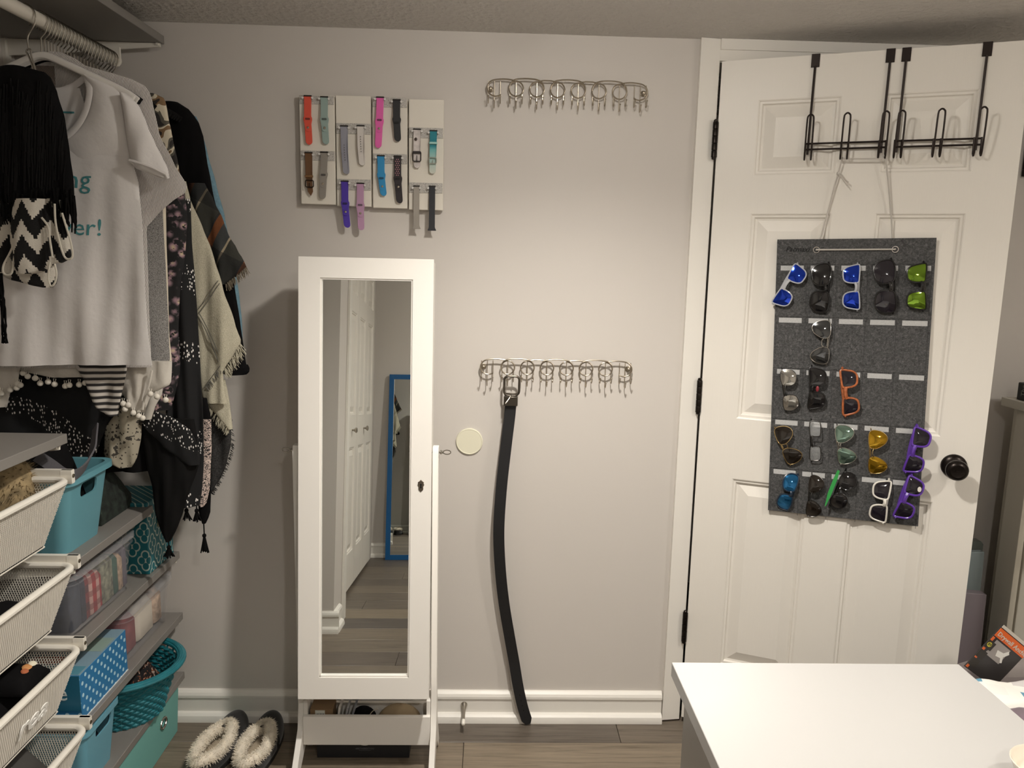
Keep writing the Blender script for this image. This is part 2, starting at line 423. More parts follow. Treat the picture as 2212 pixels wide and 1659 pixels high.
# ---------------------------------------------------------------- ceiling lamps (outside the frame; one lights the wall, the others the right side and the back)
M_chrome = mat('brushed_steel', (176, 170, 160), 0.3, 1.0)
def ceiling_lamp(spec, label, group):
    (x, y), watt, r, beam, glow = spec
    m = bpy.data.materials.new('lamp_lens'); m.use_nodes = True; nt = m.node_tree; nt.nodes.clear()
    e = nt.nodes.new('ShaderNodeEmission'); o_ = nt.nodes.new('ShaderNodeOutputMaterial'); nt.links.new(e.outputs[0], o_.inputs[0])
    e.inputs[0].default_value = (*LAMP_COL, 1); e.inputs[1].default_value = glow / (PI * PI * r * r * 1.75)
    t = thing('ceiling_lamp', label, 'lamp', (x, y, CEIL), group=group); T_ = Matrix.Translation((x, y, 0))
    MB().lathe([(r + 0.022, CEIL), (r + 0.022, CEIL - 0.004), (r + 0.012, CEIL - 0.009), (r - 0.001, CEIL - 0.009), (r - 0.001, CEIL - 0.004)], 32, T_).build('trim_ring', M_white, t)
    MB().lathe([(r - 0.001, CEIL - 0.003), (r - 0.001, CEIL - 0.038), (r * 0.7, CEIL - 0.044), (0.001, CEIL - 0.046)], 32, T_).build('lens', m, t)
    ld = bpy.data.lights.new('downlight', 'SPOT'); ld.energy = watt; ld.color = LAMP_COL; ld.spot_size = R(beam); ld.spot_blend = 1.0; ld.shadow_soft_size = r * 0.8
    lo = bpy.data.objects.new('downlight', ld); COL.objects.link(lo); lo.parent = t; lo.location = (0, 0, -0.050)
ceiling_lamp(MAIN_LAMP, 'flush ceiling lamp out of frame above the floor before the mirror', 'ceiling lamps')
ceiling_lamp(SIDE_LAMP, 'flush ceiling lamp out of frame at the right side of the room', 'ceiling lamps')
ceiling_lamp(BACK_LAMP, 'flush ceiling lamp out of frame behind the camera', 'ceiling lamps')
# ================================================================ closet on the left wall
M_shelf = mat('grey_shelf', (126, 122, 117), 0.45, bump=(120, 0.05, 0.001))
M_rail = mat('white_metal', (226, 221, 210), 0.4)
M_rod = mat('white_rod', (214, 208, 196), 0.35)
SH = 0.022
def shelf(label, z, y0, y1, xf, holes):
    t = thing('closet_shelf', label, 'shelf', (XL, (y0 + y1) / 2, z - SH), group='grey closet shelves')
    box('board', M_shelf, XL + 0.012, xf, y0, y1, z - SH, z, t, bevel=0.0015)
    for yb in holes:
        MB().prism([(XL + 0.011, z - SH - 0.001), (xf - 0.006, z - SH - 0.001), (xf - 0.006, z - SH - 0.010), (XL + 0.2, z - SH - 0.030), (XL + 0.011, z - SH - 0.045)], yb - 0.003, yb + 0.003).build('bracket', M_rail, t)
        MB().prism(rrect(0.012, 0.006, 0.0025, 3), yb - 0.009, yb + 0.009, lambda u, v, d: (xf - 0.012 + u * 0.6, d, z - SH - 0.004 + v)).build('bracket_clip', M_rail, t)
    return t
for yb in (-1.2, -0.62, -0.045):
    st = thing('shelf_upright', {-1.2: 'white slotted upright rail on the closet wall, nearest', -0.62: 'white slotted upright rail behind the hanging clothes', -0.045: 'white slotted upright rail in the far closet corner'}[yb], 'rail', (XL, yb, 0.03), group='shelf uprights')
    MB().box(XL, XL + 0.011, yb - 0.0125, yb + 0.0125, 0.03, 2.06).build('rail', M_rail, st, bevel=0.001)
shelf('high grey closet shelf just below the ceiling', 2.084, -1.855, -0.032, -0.918, (-1.2, -0.62, -0.045))
shelf('grey shelf above the mesh drawers', 1.084, -1.25, -0.607, -0.943, (-1.2, -0.63))
shelf('short grey shelf holding the open turquoise bin', 0.782, -0.607, -0.197, -0.945, (-0.602, -0.202))
shelf('grey shelf under the trellis box and clear box', 0.580, -0.607, -0.032, -0.945, (-0.045,))
shelf('grey shelf under the blue polka-dot box', 0.378, -0.607, -0.030, -0.945, (-0.045,))
shelf('lowest grey shelf, under the wicker basket', 0.180, -0.607, -0.034, -0.947, (-0.045,))
# rod
RX, RZ = -1.04, 2.008
rod = thing('closet_rod', 'white round hanging rod below the high shelf', 'rod', (RX, -0.9, RZ))
MB().tube([(RX, -1.85, RZ), (RX, -0.06, RZ)], 0.0155, 20).build('bar', M_rod, rod)
for yb in (-1.2, -0.62, -0.075):
    MB().prism([(-0.019, -0.004), (-0.012, -0.017), (0.012, -0.017), (0.019, -0.004), (0.019, 0.032), (-0.019, 0.032)], yb - 0.004, yb + 0.004, lambda u, v, d: (RX + u, d, RZ + v)).build('rod_holder', M_rail, rod)
# clothes hangers: wire hook over the rod, slim dark body
M_wire = mat('steel_wire', (186, 182, 174), 0.22, 1.0)
M_velvet = mat('dark_velvet', (16, 15, 15), 0.9, spec=0.2)
def hanger_mesh(body_mat):
    t = thing('clothes_hanger', 'x', 'hanger', (RX, 0, RZ + 0.018))
    p = [(0.022 * math.cos(a) - 0.002, 0, 0.022 * math.sin(a) - 0.020) for a in [R(205 - k * 20) for k in range(12)]]
    p += [(0.012, 0.0, -0.045), (0.001, 0.0, -0.056), (0, 0, -0.07), (0, 0, -0.10)]
    MB().tube(p, 0.0017, 6).build('hook', M_wire, t, local=True)
    b = [(-0.205, 0, -0.185), (-0.17, 0, -0.163), (-0.06, 0, -0.115), (-0.02, 0, -0.098), (0, 0, -0.094), (0.02, 0, -0.098), (0.06, 0, -0.115), (0.17, 0, -0.163), (0.205, 0, -0.185)]
    MB().tube(spline(b, 3), 0.0055, 8, flat=1.5).build('body', body_mat, t, local=True)
    return t
HY = [-0.424, -0.410, -0.397, -0.385, -0.373, -0.358, -0.344, -0.330, -0.314, -0.298, -0.283, -0.267, -0.252, -0.237, -0.221, -0.205, -0.189, -0.172, -0.156, -0.139, -0.122, -0.107, -0.092]
h0 = hanger_mesh(M_velvet); dark_used = False
h1 = hanger_mesh(mat('white_plastic', (226, 222, 216), 0.4)); white_used = False
for i, y in enumerate(HY):
    wht = i in (0, 1, 4)
    if wht: o = h1 if not white_used else dup(h1); white_used = True
    else: o = h0 if not dark_used else dup(h0); dark_used = True
    o.location = (RX, y, RZ + 0.018)
    o.rotation_euler = (0, 0, R(random.uniform(-1.2, 1.2)))
    if i == 0: tag(o, 'white plastic hanger with steel hook holding the white lettered T-shirt', 'hanger')
    elif wht: tag(o, 'white plastic hanger right behind the one with the lettered T-shirt' if i == 1 else 'white plastic hanger deeper in the packed row of dark hangers', 'hanger')
    else: tag(o, 'dark slim hanger with steel hook, packed on the rod', 'hanger', 'dark slim hangers on the rod')
# ---------------------------------------------------------------- mesh drawers
def wire_panel(mb, A, B, C_, D, pitch=0.0062, wd=0.0017):
    """expanded-metal strips on quad A-B-C-D (A->B width, A->D height)"""
    A, B, C_, D = map(Vector, (A, B, C_, D)); W = (B - A).length; H = (D - A).length
    def P(u, v): return A.lerp(B, u).lerp(D.lerp(C_, u), v)
    asp = 0.62
    for s in (1, -1):
        k = -int(H * asp / pitch) - 1 if s > 0 else 0
        kmax = int(W / pitch) + 1 if s > 0 else int((W + H * asp) / pitch) + 1
        while k <= kmax:
            c = k * pitch; k += 1       # line: x - s*asp*y = c  -> x = c + s*asp*y
            ys = [0.0, H]
            for xe in (0, W): ys.append((xe - c) / (s * asp))
            ys = sorted(y for y in ys if -1e-9 <= y <= H + 1e-9 and -1e-6 <= c + s * asp * y <= W + 1e-6)
            if len(ys) < 2 or ys[-1] - ys[0] < 1e-4: continue
            ya, yb = ys[0], ys[-1]; xa, xb = c + s * asp * ya, c + s * asp * yb
            q = [(max(0, min(W, x)) / W, y / H) for x, y in ((xa - wd / 2, ya), (xa + wd / 2, ya), (xb + wd / 2, yb), (xb - wd / 2, yb))]
            mb.add([P(*z) for z in q], [(0, 1, 2, 3)])
M_mesh = mat('white_wire', (226, 220, 208), 0.45)
M_letter = mat('white_vinyl', (250, 248, 242), 0.5)
def drawer(z, label, letters=None):
    y0, y1, x0, x1 = -1.215, -0.640, -1.325, -0.928
    t = thing('mesh_drawer', label, 'drawer', ((x0 + x1) / 2, (y0 + y1) / 2, z - 0.16), group='white mesh drawers')
    b0, b1, c0, c1, zb = y0 + 0.018, y1 - 0.016, x0 + 0.03, -0.985, z - 0.150
    rim = [(x0 + (x1 - x0) / 2 + u, (y0 + y1) / 2 + v, z) for u, v in rrect(x1 - x0, y1 - y0, 0.03, 6)]
    MB().tube(rim, 0.0085, 10, closed=True, flat=0.9).build('rim', M_rail, t)
    T = z - 0.006
    for nm, q in (('front_mesh', ((x1 - 0.002, y0 + 0.006, T), (x1 - 0.002, y1 - 0.006, T), (c1, b1, zb), (c1, b0, zb))),
                  ('side_mesh', ((x1 - 0.01, y1 - 0.002, T), (x0 + 0.01, y1 - 0.002, T), (c0, b1, zb), (c1, b1, zb))),
                  ('side_mesh', ((x0 + 0.01, y0 + 0.002, T), (x1 - 0.01, y0 + 0.002, T), (c1, b0, zb), (c0, b0, zb)))):
        mb = MB(); wire_panel(mb, *q); tag(mb.build(nm, M_mesh, t, smooth=False, solid=0.0012), kind='stuff')
    MB().tube([(c1, b0, zb), (c1, b1, zb), (c0, b1, zb), (c0, b0, zb)], 0.0028, 6, closed=True).build('bottom_wire', M_mesh, t)
    MB().box(c0, c1, b0, b1, zb - 0.001, zb + 0.001).build('bottom', M_mesh, t)
    for yy in (y1 + 0.0095, y0 - 0.0095):
        rn = MB().prism([(-0.006, -0.015), (0.006, -0.015), (0.006, -0.011), (-0.001, -0.009), (-0.001, 0.006), (0.006, 0.008), (0.006, 0.016), (-0.006, 0.016)], XL + 0.012, x1 + 0.004, lambda u, v, d: (d, yy + u, z + 0.006 + v)).build('runner', M_rail, t)
        MB().prism(rrect(0.013, 0.031, 0.003, 3), x1 - 0.02, x1 + 0.0045, lambda u, v, d: (d, yy + u, z + 0.0065 + v)).build('end_cap', M_rail, rn)
        MB().lathe([(0.0042, 0), (0.0046, 0.002), (0.0025, 0.0028), (0.0, 0.0012)], 10, Matrix.Translation((x1 + 0.004, yy, z + 0.008)) @ Matrix.Rotation(R(90), 4, 'Y')).build('screw', mat('dull_steel', (120, 112, 98), 0.4, 1.0), rn)
    if letters:
        d = Vector((x1 - 0.985 - x1 + 0.0, 0, 0)); fx = Vector((0, 1, 0)); fz = (Vector((x1, 0, z)) - Vector((c1, 0, zb))).normalized(); fn = fx.cross(fz)
        c = Vector((lerp(x1, c1, 0.55) + 0.0035, -0.785, lerp(z, zb, 0.55)))
        Mx = Matrix(((fx.x, fz.x, fn.x, c.x), (fx.y, fz.y, fn.y, c.y), (fx.z, fz.z, fn.z, c.z), (0, 0, 0, 1)))
        text('lettering', letters, 0.082, M_letter, Mx, t, ext=0.0012, bold=0.0012)
    return (y0 + 0.03, y1 - 0.022, x0 + 0.02, x1 - 0.025, zb)
M_black = mat('black_cotton', (14, 13, 14), 0.95, bump=(300, 0.15, 0.001), var=(9, 0.25), spec=0.15)
M_charcoal = mat('charcoal_knit', (58, 56, 55), 0.95, bump=(260, 0.3, 0.002), var=(40, 0.2))
M_navy = mat('navy_cotton', (20, 22, 34), 0.95, var=(10, 0.2), spec=0.2)
def heap(name, m, x0, x1, y0, y1, z0, zt, seed, amp=0.02, n=22):
    """soft heap of cloth, flat below"""
    rnd = random.Random(seed); ph = [(rnd.uniform(6, 26), rnd.uniform(6, 26), rnd.uniform(0, 6.3), rnd.uniform(0.4, 1)) for _ in range(6)]
    def top(u, v):
        x = lerp(x0, x1, u); y = lerp(y0, y1, v); e = min(1, 5 * min(u, 1 - u)) ** 0.5 * min(1, 6 * min(v, 1 - v)) ** 0.5
        w = sum(a * math.sin(fx * (x + 0.3) * 2 + fy * y + p) for fx, fy, p, a in ph) / 3
        return (x, y, z0 + max(0.004, (zt - z0 + amp * w) * (0.25 + 0.75 * e)))
    mb = MB().grid(top, n, n); k = len(mb.v)
    mb.add([(lerp(x0, x1, i / (n - 1)), lerp(y0, y1, j / (n - 1)), z0) for j in range(n) for i in range(n)], [(j * n + i, (j + 1) * n + i, (j + 1) * n + i + 1, j * n + i + 1) for j in range(n - 1) for i in range(n - 1)])
    ed = [i for i in range(n)] + [j * n + n - 1 for j in range(1, n)] + [(n - 1) * n + i for i in range(n - 2, -1, -1)] + [j * n for j in range(n - 2, 0, -1)]
    mb.f += [(ed[i], ed[(i + 1) % len(ed)], k + ed[(i + 1) % len(ed)], k + ed[i]) for i in range(len(ed))]
    return mb.build(name, m, ang=80)
def N_tex(nt, c, sc, **k):
    n = N(nt, 'TexNoise', Scale=sc, Detail=3.0, Distortion=1.5); nt.links.new(c, n.inputs['Vector']); return n.outputs['Fac']
specs = [(0.985, 'top mesh drawer, with the furry hat in it', None, M_black, 'black clothes lying in the top mesh drawer', 0.02),
         (0.785, 'second mesh drawer from the top', None, M_black, 'crumpled black clothes in the second mesh drawer', 0.015),
         (0.585, 'third mesh drawer, white letters on its front', 'rea', M_black, 'black printed T-shirts in the lettered mesh drawer', 0.012),
         (0.385, 'fourth mesh drawer, holding dark grey jeans', None, M_charcoal, 'folded dark grey clothes in the fourth mesh drawer', 0.01),
         (0.185, 'lowest mesh drawer, near the floor', None, M_black, 'black clothes in the lowest mesh drawer', 0.01)]
for k, (z, lb, let, mm_, cl, am) in enumerate(specs):
    ya, yb, xa, xb, zb = drawer(z, 'white wire ' + lb, let)
    zt = z - (0.055 if k == 0 else 0.012)
    if k != 3:
        tag(heap('crumpled_clothes', mm_, xa + 0.03, xb - 0.03, ya, yb, zb + 0.002, zt, 40 + k, am + 0.012), cl, 'clothes')
    else:
        tag(heap('folded_clothes', mat('grey_denim', (66, 64, 61), 0.9, bump=(400, 0.2, 0.001)), xa + 0.03, xb - 0.035, -0.86, yb, zb + 0.002, zt + 0.004, 3, 0.006), cl, 'clothes')
        tag(heap('folded_clothes', M_black, xa + 0.03, xb - 0.035, ya, -0.87, zb + 0.002, zt, 9, 0.008), 'folded black clothes beside the grey ones in the fourth drawer', 'clothes')
# coloured print peeking out in the third drawer
pz = onX(48, 1470, -1.0)
pr_ = thing('printed_shirt', 'rolled black shirt with orange and cream print in the lettered drawer', 'shirt', (-1.01, pz.y, 0.575))
rl = heap('roll', M_black, -1.05, -0.965, pz.y - 0.055, pz.y + 0.045, 0.560, 0.590, 8, 0.008, 12); rl.parent = pr_; rl.location = rl.location - pr_.location
for dx, dy, r_, c_ in ((0.004, 0.01, 0.012, (196, 138, 84)), (0.006, 0.026, 0.010, (222, 214, 190)), (0.008, -0.006, 0.009, (170, 96, 60))):
    MB().ball((-0.997 + dx, pz.y + dy, 0.590), (r_ * 0.9, r_, 0.004), 12, 6, Matrix.Rotation(R(25), 3, 'Y')).build('print', mat('print_%d' % c_[0], c_, 0.8), pr_)
# furry hat
def fur_ball(name, c, r, m, n, ln, seed, parent=None):
    rnd = random.Random(seed); mb = MB(); mb.ball(c, r, 16, 12)
    for _ in range(n):
        th = math.acos(rnd.uniform(-0.9, 1)); ph = rnd.uniform(0, 2 * PI)
        d = Vector((math.sin(th) * math.cos(ph), math.sin(th) * math.sin(ph), math.cos(th)))
        p = Vector(c) + Vector((d.x * r[0], d.y * r[1], d.z * r[2])) * 0.97
        t = d.cross(Vector((rnd.uniform(-1, 1), rnd.uniform(-1, 1), rnd.uniform(-1, 1)))).normalized() * 0.0016
        tip = p + d * ln * rnd.uniform(0.6, 1.2) + Vector((rnd.uniform(-1, 1), rnd.uniform(-1, 1), rnd.uniform(-1, 0.4))) * ln * 0.6
        mb.add([p - t, p + t, tip], [(0, 1, 2)])
    return mb.build(name, m, parent, ang=60)
fh = onX(12, 1062, -1.06)
hat = thing('furry_hat', 'furry tan and brown hat in the top mesh drawer', 'hat', (fh.x, fh.y, fh.z - 0.09))
fur_ball('fur', tuple(fh), (0.06, 0.075, 0.08), nmat('tan_fur', lambda nt, c: ramp(nt, N_noise(nt, c, 42, 4), [(0.35, (70, 56, 42)), (0.5, (150, 132, 96)), (0.65, (190, 172, 130))]), 0.95) if False else mat('tan_fur', (142, 124, 92), 0.95, var=(38, 0.55)), 900, 0.014, 5, hat)
MB().ball((fh.x, fh.y - 0.01, fh.z - 0.05), (0.063, 0.078, 0.038), 16, 10).build('brim', mat('plum_knit', (62, 42, 48), 0.9, var=(60, 0.4)), hat)
# ---------------------------------------------------------------- bins and boxes
def loft(mb, secs, cap0=True, cap1=True):
    n = len(secs[0]); vs = [p for s in secs for p in s]; fs = []
    for i in range(len(secs) - 1):
        for k in range(n):
            q = (k + 1) % n; fs.append((i * n + k, i * n + q, (i + 1) * n + q, (i + 1) * n + k))
    if cap0: fs.append(tuple(reversed(range(n))))
    if cap1: fs.append(tuple((len(secs) - 1) * n + k for k in range(n)))
    mb.add(vs, fs); return mb
def cut(o, cutter):
    """boolean hole, applied to the mesh"""
    cu = cutter.build('cutter', None, local=True); off = Vector(o.location) if o.parent is None else origin(o.parent)
    cu.data.transform(Matrix.Translation(-off)); cu.location = o.location if o.parent is None else (0, 0, 0); 
    if o.parent is not None: cu.parent = o.parent
    md = o.modifiers.new('hole', 'BOOLEAN'); md.object = cu; md.operation = 'DIFFERENCE'; md.solver = 'EXACT'
    bpy.context.view_layer.update()
    me = bpy.data.meshes.new_from_object(o.evaluated_get(bpy.context.evaluated_depsgraph_get()))
    o.modifiers.clear(); old = o.data; o.data = me; bpy.data.meshes.remove(old)
    me.polygons.foreach_set('use_smooth', [True] * len(me.polygons)); me.set_sharp_from_angle(angle=R(35))
    bpy.data.objects.remove(cu)
def bin_(name, label, m, x0, x1, y0, y1, z0, z1, taper=0.02, r=0.03, lip=0.012, slot=None, th=0.003):
    cx, cy = (x0 + x1) / 2, (y0 + y1) / 2; W, D = x1 - x0, y1 - y0
    def sec(w, d, z, rr): return [(cx + u, cy + v, z) for u, v in rrect(w, d, rr, 6)]
    secs = [sec(W - 2 * taper, D - 2 * taper, z0, r), sec(W, D, z1 - 0.014, r)]
    if lip: secs += [sec(W + 2 * lip, D + 2 * lip, z1 - 0.014, r + lip), sec(W + 2 * lip, D + 2 * lip, z1, r + lip)]
    else: secs += [sec(W, D, z1, r)]
    secs += [sec(W - 2 * th, D - 2 * th, z1, r - th), sec(W - 2 * taper - 2 * th, D - 2 * taper - 2 * th, z0 + th, r - th)]
    t = thing(name, label, 'bin', (cx, cy, z0))
    o = loft(MB(), secs).build('body', m, t)
    if slot:
        sy0, sy1, sz0, sz1 = slot; mb = MB()
        mb.prism([((sy0 + sy1) / 2 + u, (sz0 + sz1) / 2 + v) for u, v in rrect(sy1 - sy0, sz1 - sz0, 0.012, 5)], x1 - taper - 0.03, x1 + 0.05, lambda u, v, d: (d, u, v))
        cut(o, mb)
    return t
M_teal = mat('turquoise_plastic', (98, 152, 164), 0.42)
bin_('storage_bin', 'turquoise plastic bin with handle slot on the short shelf', M_teal, -1.27, -0.962, -0.595, -0.385, 0.782, 0.967, 0.022, 0.028, 0.013, (-0.527, -0.452, 0.907, 0.942))
tag(heap('bagged_clothes', M_black, -1.235, -1.0, -0.555, -0.425, 0.800, 1.035, 21, 0.03), 'black clothes heaped in the turquoise bin', 'clothes')
# grey strap hanging over the bin edge
sp = [onX(*p, x) for p, x in (((80, 985), -1.02), ((108, 1003), -0.995), ((135, 1022), -0.97), ((158, 1027), -0.945), ((180, 1013), -0.945), ((196, 985), -0.95), ((203, 950), -0.96), ((206, 922), -0.98))]
stp = spline(sp, 5)
def ribbon(path, wdir, wd, th):
    mb = MB(); vs = []; fs = []
    for i, p in enumerate(path):
        a = path[max(0, i - 1)]; b = path[min(len(path) - 1, i + 1)]; t = (Vector(b) - Vector(a)).normalized()
        w_ = Vector(wdir) if not callable(wdir) else wdir(i / (len(path) - 1)); w_ = (w_ - t * w_.dot(t)).normalized(); n_ = t.cross(w_)
        ww = wd(i / (len(path) - 1)) if callable(wd) else wd
        for su, sn in ((-1, -1), (1, -1), (1, 1), (-1, 1)): vs.append(Vector(p) + w_ * (su * ww / 2) + n_ * (sn * th / 2))
    m = len(path)
    for i in range(m - 1):
        for k in range(4):
            q = (k + 1) % 4; fs.append((i * 4 + k, i * 4 + q, (i + 1) * 4 + q, (i + 1) * 4 + k))
    fs += [(3, 2, 1, 0), tuple((m - 1) * 4 + k for k in range(4))]
    return mb.add(vs, fs)
sb = thing('bag_strap', 'grey webbing bag strap looping over the turquoise bin rim', 'strap', tuple(sp[3]))
ribbon(stp, (0.25, 0.45, 0.85), 0.026, 0.004).build('webbing', mat('grey_webbing', (84, 82, 86), 0.9, bump=(300, 0.3, 0.001)), sb, ang=60)
tag(heap('folded_clothes', mat('dark_green_print', (26, 34, 28), 0.9, var=(55, 0.9)), -1.3, -1.0, -0.375, -0.205, 0.783, 0.93, 77, 0.012), 'dark green printed fabric folded behind the turquoise bin', 'clothes')
# clear plastic boxes
M_clear = mat('clear_plastic', (200, 200, 204), 0.10, alpha=0.09, spec=0.6)
M_clear_rim = mat('clear_plastic_rim', (190, 190, 192), 0.15, alpha=0.3, spec=0.6)
def clear_box(label, x0, x1, y0, y1, z0, z1):
    t = bin_('clear_box', label, M_clear, x0, x1, y0, y1, z0, z1 - 0.008, 0.012, 0.03, 0.006)
    t['category'] = 'box'
    cx, cy = (x0 + x1) / 2, (y0 + y1) / 2
    lid = [[(cx + u, cy + v, z) for u, v in rrect(x1 - x0 + a, y1 - y0 + a, 0.035, 6)] for a, z in ((0.018, z1 - 0.0078), (0.018, z1 + 0.004), (-0.02, z1 + 0.006), (-0.03, z1 + 0.001))]
    loft(MB(), lid).build('lid', M_clear_rim, t)
    return t
clear_box('lidded clear box of folded plaid clothes behind the drawers', -1.26, -0.965, -0.593, -0.275, 0.580, 0.733)
def plaid(name, base, l1, l2, sc=28):
    def f(nt, c):
        s = N(nt, 'SeparateXYZ'); nt.links.new(c, s.inputs[0])
        h = math2(nt, 'ADD', s.outputs[0], s.outputs[1])
        a = math2(nt, 'GREATER_THAN', math2(nt, 'FRACT', math2(nt, 'MULTIPLY', h, sc)), 0.55)
        b = math2(nt, 'GREATER_THAN', math2(nt, 'FRACT', math2(nt, 'MULTIPLY', s.outputs[2], sc)), 0.55)
        c1 = mixc(nt, a, base, l1); return mixc(nt, math2(nt, 'MULTIPLY', b, 0.6), c1, l2)
    return nmat(name, f, 0.9)
M_pl = [mat('dark_denim', (44, 50, 64), 0.9, var=(60, 0.3)), plaid('navy_red_plaid', (40, 42, 56), (120, 44, 44), (30, 30, 40), 22), plaid('red_white_plaid', (160, 44, 44), (190, 150, 140), (110, 26, 32), 30),
        mat('grey_green_print', (122, 122, 104), 0.9, var=(70, 0.7)), mat('green_cotton', (52, 84, 72), 0.9, var=(30, 0.3)), mat('tan_print', (168, 144, 122), 0.9, var=(80, 0.4)), mat('mauve_cotton', (98, 92, 102), 0.9, var=(20, 0.2))]
nm_ = ['dark denim', 'navy and red plaid', 'red and white plaid', 'grey-green print', 'green', 'tan print', 'mauve']
ys = [-0.575, -0.525, -0.485, -0.425, -0.365, -0.338, -0.312, -0.288]
for k in range(7):
    tag(MB().add(*(lambda g: (g.v, g.f))(loft(MB(), [[(-1.1 + u, (ys[k] + ys[k + 1]) / 2 + v, z) for u, v in rrect(0.235 + e, ys[k + 1] - ys[k] - 0.002 + min(0, e), min(0.006, (ys[k + 1] - ys[k]) / 2.5), 4)] for z, e in ((0.5845, -0.01), (0.592, 0), (0.69 - 0.008 * (k % 3), 0), (0.704 - 0.008 * (k % 3), -0.012))]))).build('folded_garment', M_pl[k], ang=50),
        '%s garment folded upright in the clear box with the plaid clothes' % nm_[k], 'clothes', 'clothes folded in the upper clear box')
clear_box('clear box with white and red clothes beside the polka-dot box', -1.26, -0.962, -0.352, -0.06, 0.378, 0.522)
for k, (ya, yb, m_, lb) in enumerate(((-0.34, -0.245, mat('dull_red_cotton', (134, 64, 66), 0.9, var=(24, 0.3)), 'dull red'), (-0.243, -0.135, mat('ivory_cotton', (214, 204, 188), 0.9, bump=(20, 0.3, 0.01)), 'ivory'), (-0.133, -0.075, mat('floral_white', (196, 170, 148), 0.9, var=(45, 0.5)), 'floral white'))):
    tag(loft(MB(), [[(-1.105 + u, (ya + yb) / 2 + v, z) for u, v in rrect(0.24 + e, yb - ya - 0.002 + e * 0.5, 0.018, 5)] for z, e in ((0.3825, -0.02), (0.392, 0), (0.47, 0), (0.495, -0.03))]).build('folded_garment', m_, ang=50),
        '%s garment rolled in the lower clear box' % lb, 'clothes', 'clothes rolled in the lower clear box')
# trellis-patterned box
def trellis(nt, c):
    s = N(nt, 'SeparateXYZ'); nt.links.new(c, s.inputs[0]); L = nt.links
    px = math2(nt, 'MULTIPLY', math2(nt, 'ADD', s.outputs[1], math2(nt, 'MULTIPLY', s.outputs[0], 1.0)), 14.0); pz = math2(nt, 'MULTIPLY', s.outputs[2], 12.0)
    def cell(ox, oz):
        a = math2(nt, 'SUBTRACT', math2(nt, 'FRACT', math2(nt, 'ADD', px, ox)), 0.5); b = math2(nt, 'SUBTRACT', math2(nt, 'FRACT', math2(nt, 'ADD', pz, oz)), 0.5)
        A = math2(nt, 'ABSOLUTE', a); B = math2(nt, 'ABSOLUTE', b)
        def dist(x, z, cx, cz):
            return math2(nt, 'SQRT', math2(nt, 'ADD', math2(nt, 'POWER', math2(nt, 'SUBTRACT', x, cx), 2.0), math2(nt, 'POWER', math2(nt, 'SUBTRACT', z, cz), 2.0)))
        d = math2(nt, 'MINIMUM', dist(A, B, 0.15, 0.0), dist(A, B, 0.0, 0.20))
        return math2(nt, 'ABSOLUTE', math2(nt, 'SUBTRACT', d, 0.15))
    m_ = math2(nt, 'MINIMUM', cell(0, 0), cell(0.5, 0.5))
    line = math2(nt, 'LESS_THAN', m_, 0.026)
    return mixc(nt, line, (24, 104, 114), (178, 190, 180))
M_trel = nmat('teal_trellis', trellis, 0.55)
tb = thing('patterned_box', 'teal storage box with white trellis pattern beside the black tassels', 'box', (-1.1, -0.115, 0.58))
box('body', M_trel, -1.25, -0.957, -0.212, -0.045, 0.580, 0.762, tb, bevel=0.003)
box('lid', M_trel, -1.253, -0.954, -0.215, -0.042, 0.756, 0.792, tb, bevel=0.003)
MB().box(-0.957, -0.953, -0.15, -0.105, 0.700, 0.735).build('label_holder', mat('brass_holder', (160, 150, 128), 0.35, 0.9), tb, bevel=0.001)
# blue polka-dot box
def polka(nt, c):
    s = N(nt, 'SeparateXYZ'); nt.links.new(c, s.inputs[0])
    px = math2(nt, 'MULTIPLY', math2(nt, 'ADD', s.outputs[1], s.outputs[0]), 33.0); pz = math2(nt, 'MULTIPLY', s.outputs[2], 33.0)
    def cell(o_):
        a = math2(nt, 'SUBTRACT', math2(nt, 'FRACT', math2(nt, 'ADD', px, o_)), 0.5); b = math2(nt, 'SUBTRACT', math2(nt, 'FRACT', math2(nt, 'ADD', pz, o_)), 0.5)
        return math2(nt, 'LESS_THAN', math2(nt, 'ADD', math2(nt, 'POWER', a, 2.0), math2(nt, 'POWER', b, 2.0)), 0.026)
    return mixc(nt, math2(nt, 'MAXIMUM', cell(0.0), cell(0.5)), (44, 116, 166), (176, 212, 226))
pb = thing('polka_dot_box', 'blue cardboard box with white polka dots on the shelf', 'box', (-1.06, -0.49, 0.378))
box('body', nmat('blue_polka', polka, 0.4), -1.15, -0.957, -0.603, -0.372, 0.380, 0.494, pb, bevel=0.001)
box('end_face', mat('teal_card', (34, 100, 128), 0.4), -1.149, -0.958, -0.6045, -0.6028, 0.404, 0.4935, pb)
box('top_print', mat('top_card', (128, 154, 168), 0.4), -1.149, -0.9575, -0.602, -0.373, 0.4938, 0.4952, pb)
box('top_panel', mat('sage_card', (142, 162, 152), 0.4), -1.14, -0.962, -0.49, -0.42, 0.4952, 0.4956, pb)
box('top_panel', mat('teal_card2', (86, 140, 156), 0.4), -1.14, -0.962, -0.6, -0.562, 0.4952, 0.4956, pb)
MB().ball((-1.07, -0.535, 0.4953), (0.05, 0.02, 0.0012), 14, 4).build('red_picture', mat('red_print', (172, 62, 44), 0.5, var=(60, 0.5)), pb)
box('base_edge', mat('white_card', (216, 220, 220), 0.5), -1.151, -0.956, -0.6035, -0.3715, 0.378, 0.3805, pb)
text('lettering', 've', 0.055, mat('white_ink', (206, 216, 216), 0.5), Matrix.Translation((-1.012, -0.6049, 0.448)) @ Matrix.Rotation(R(90), 4, 'X'), pb, ext=0.0003)
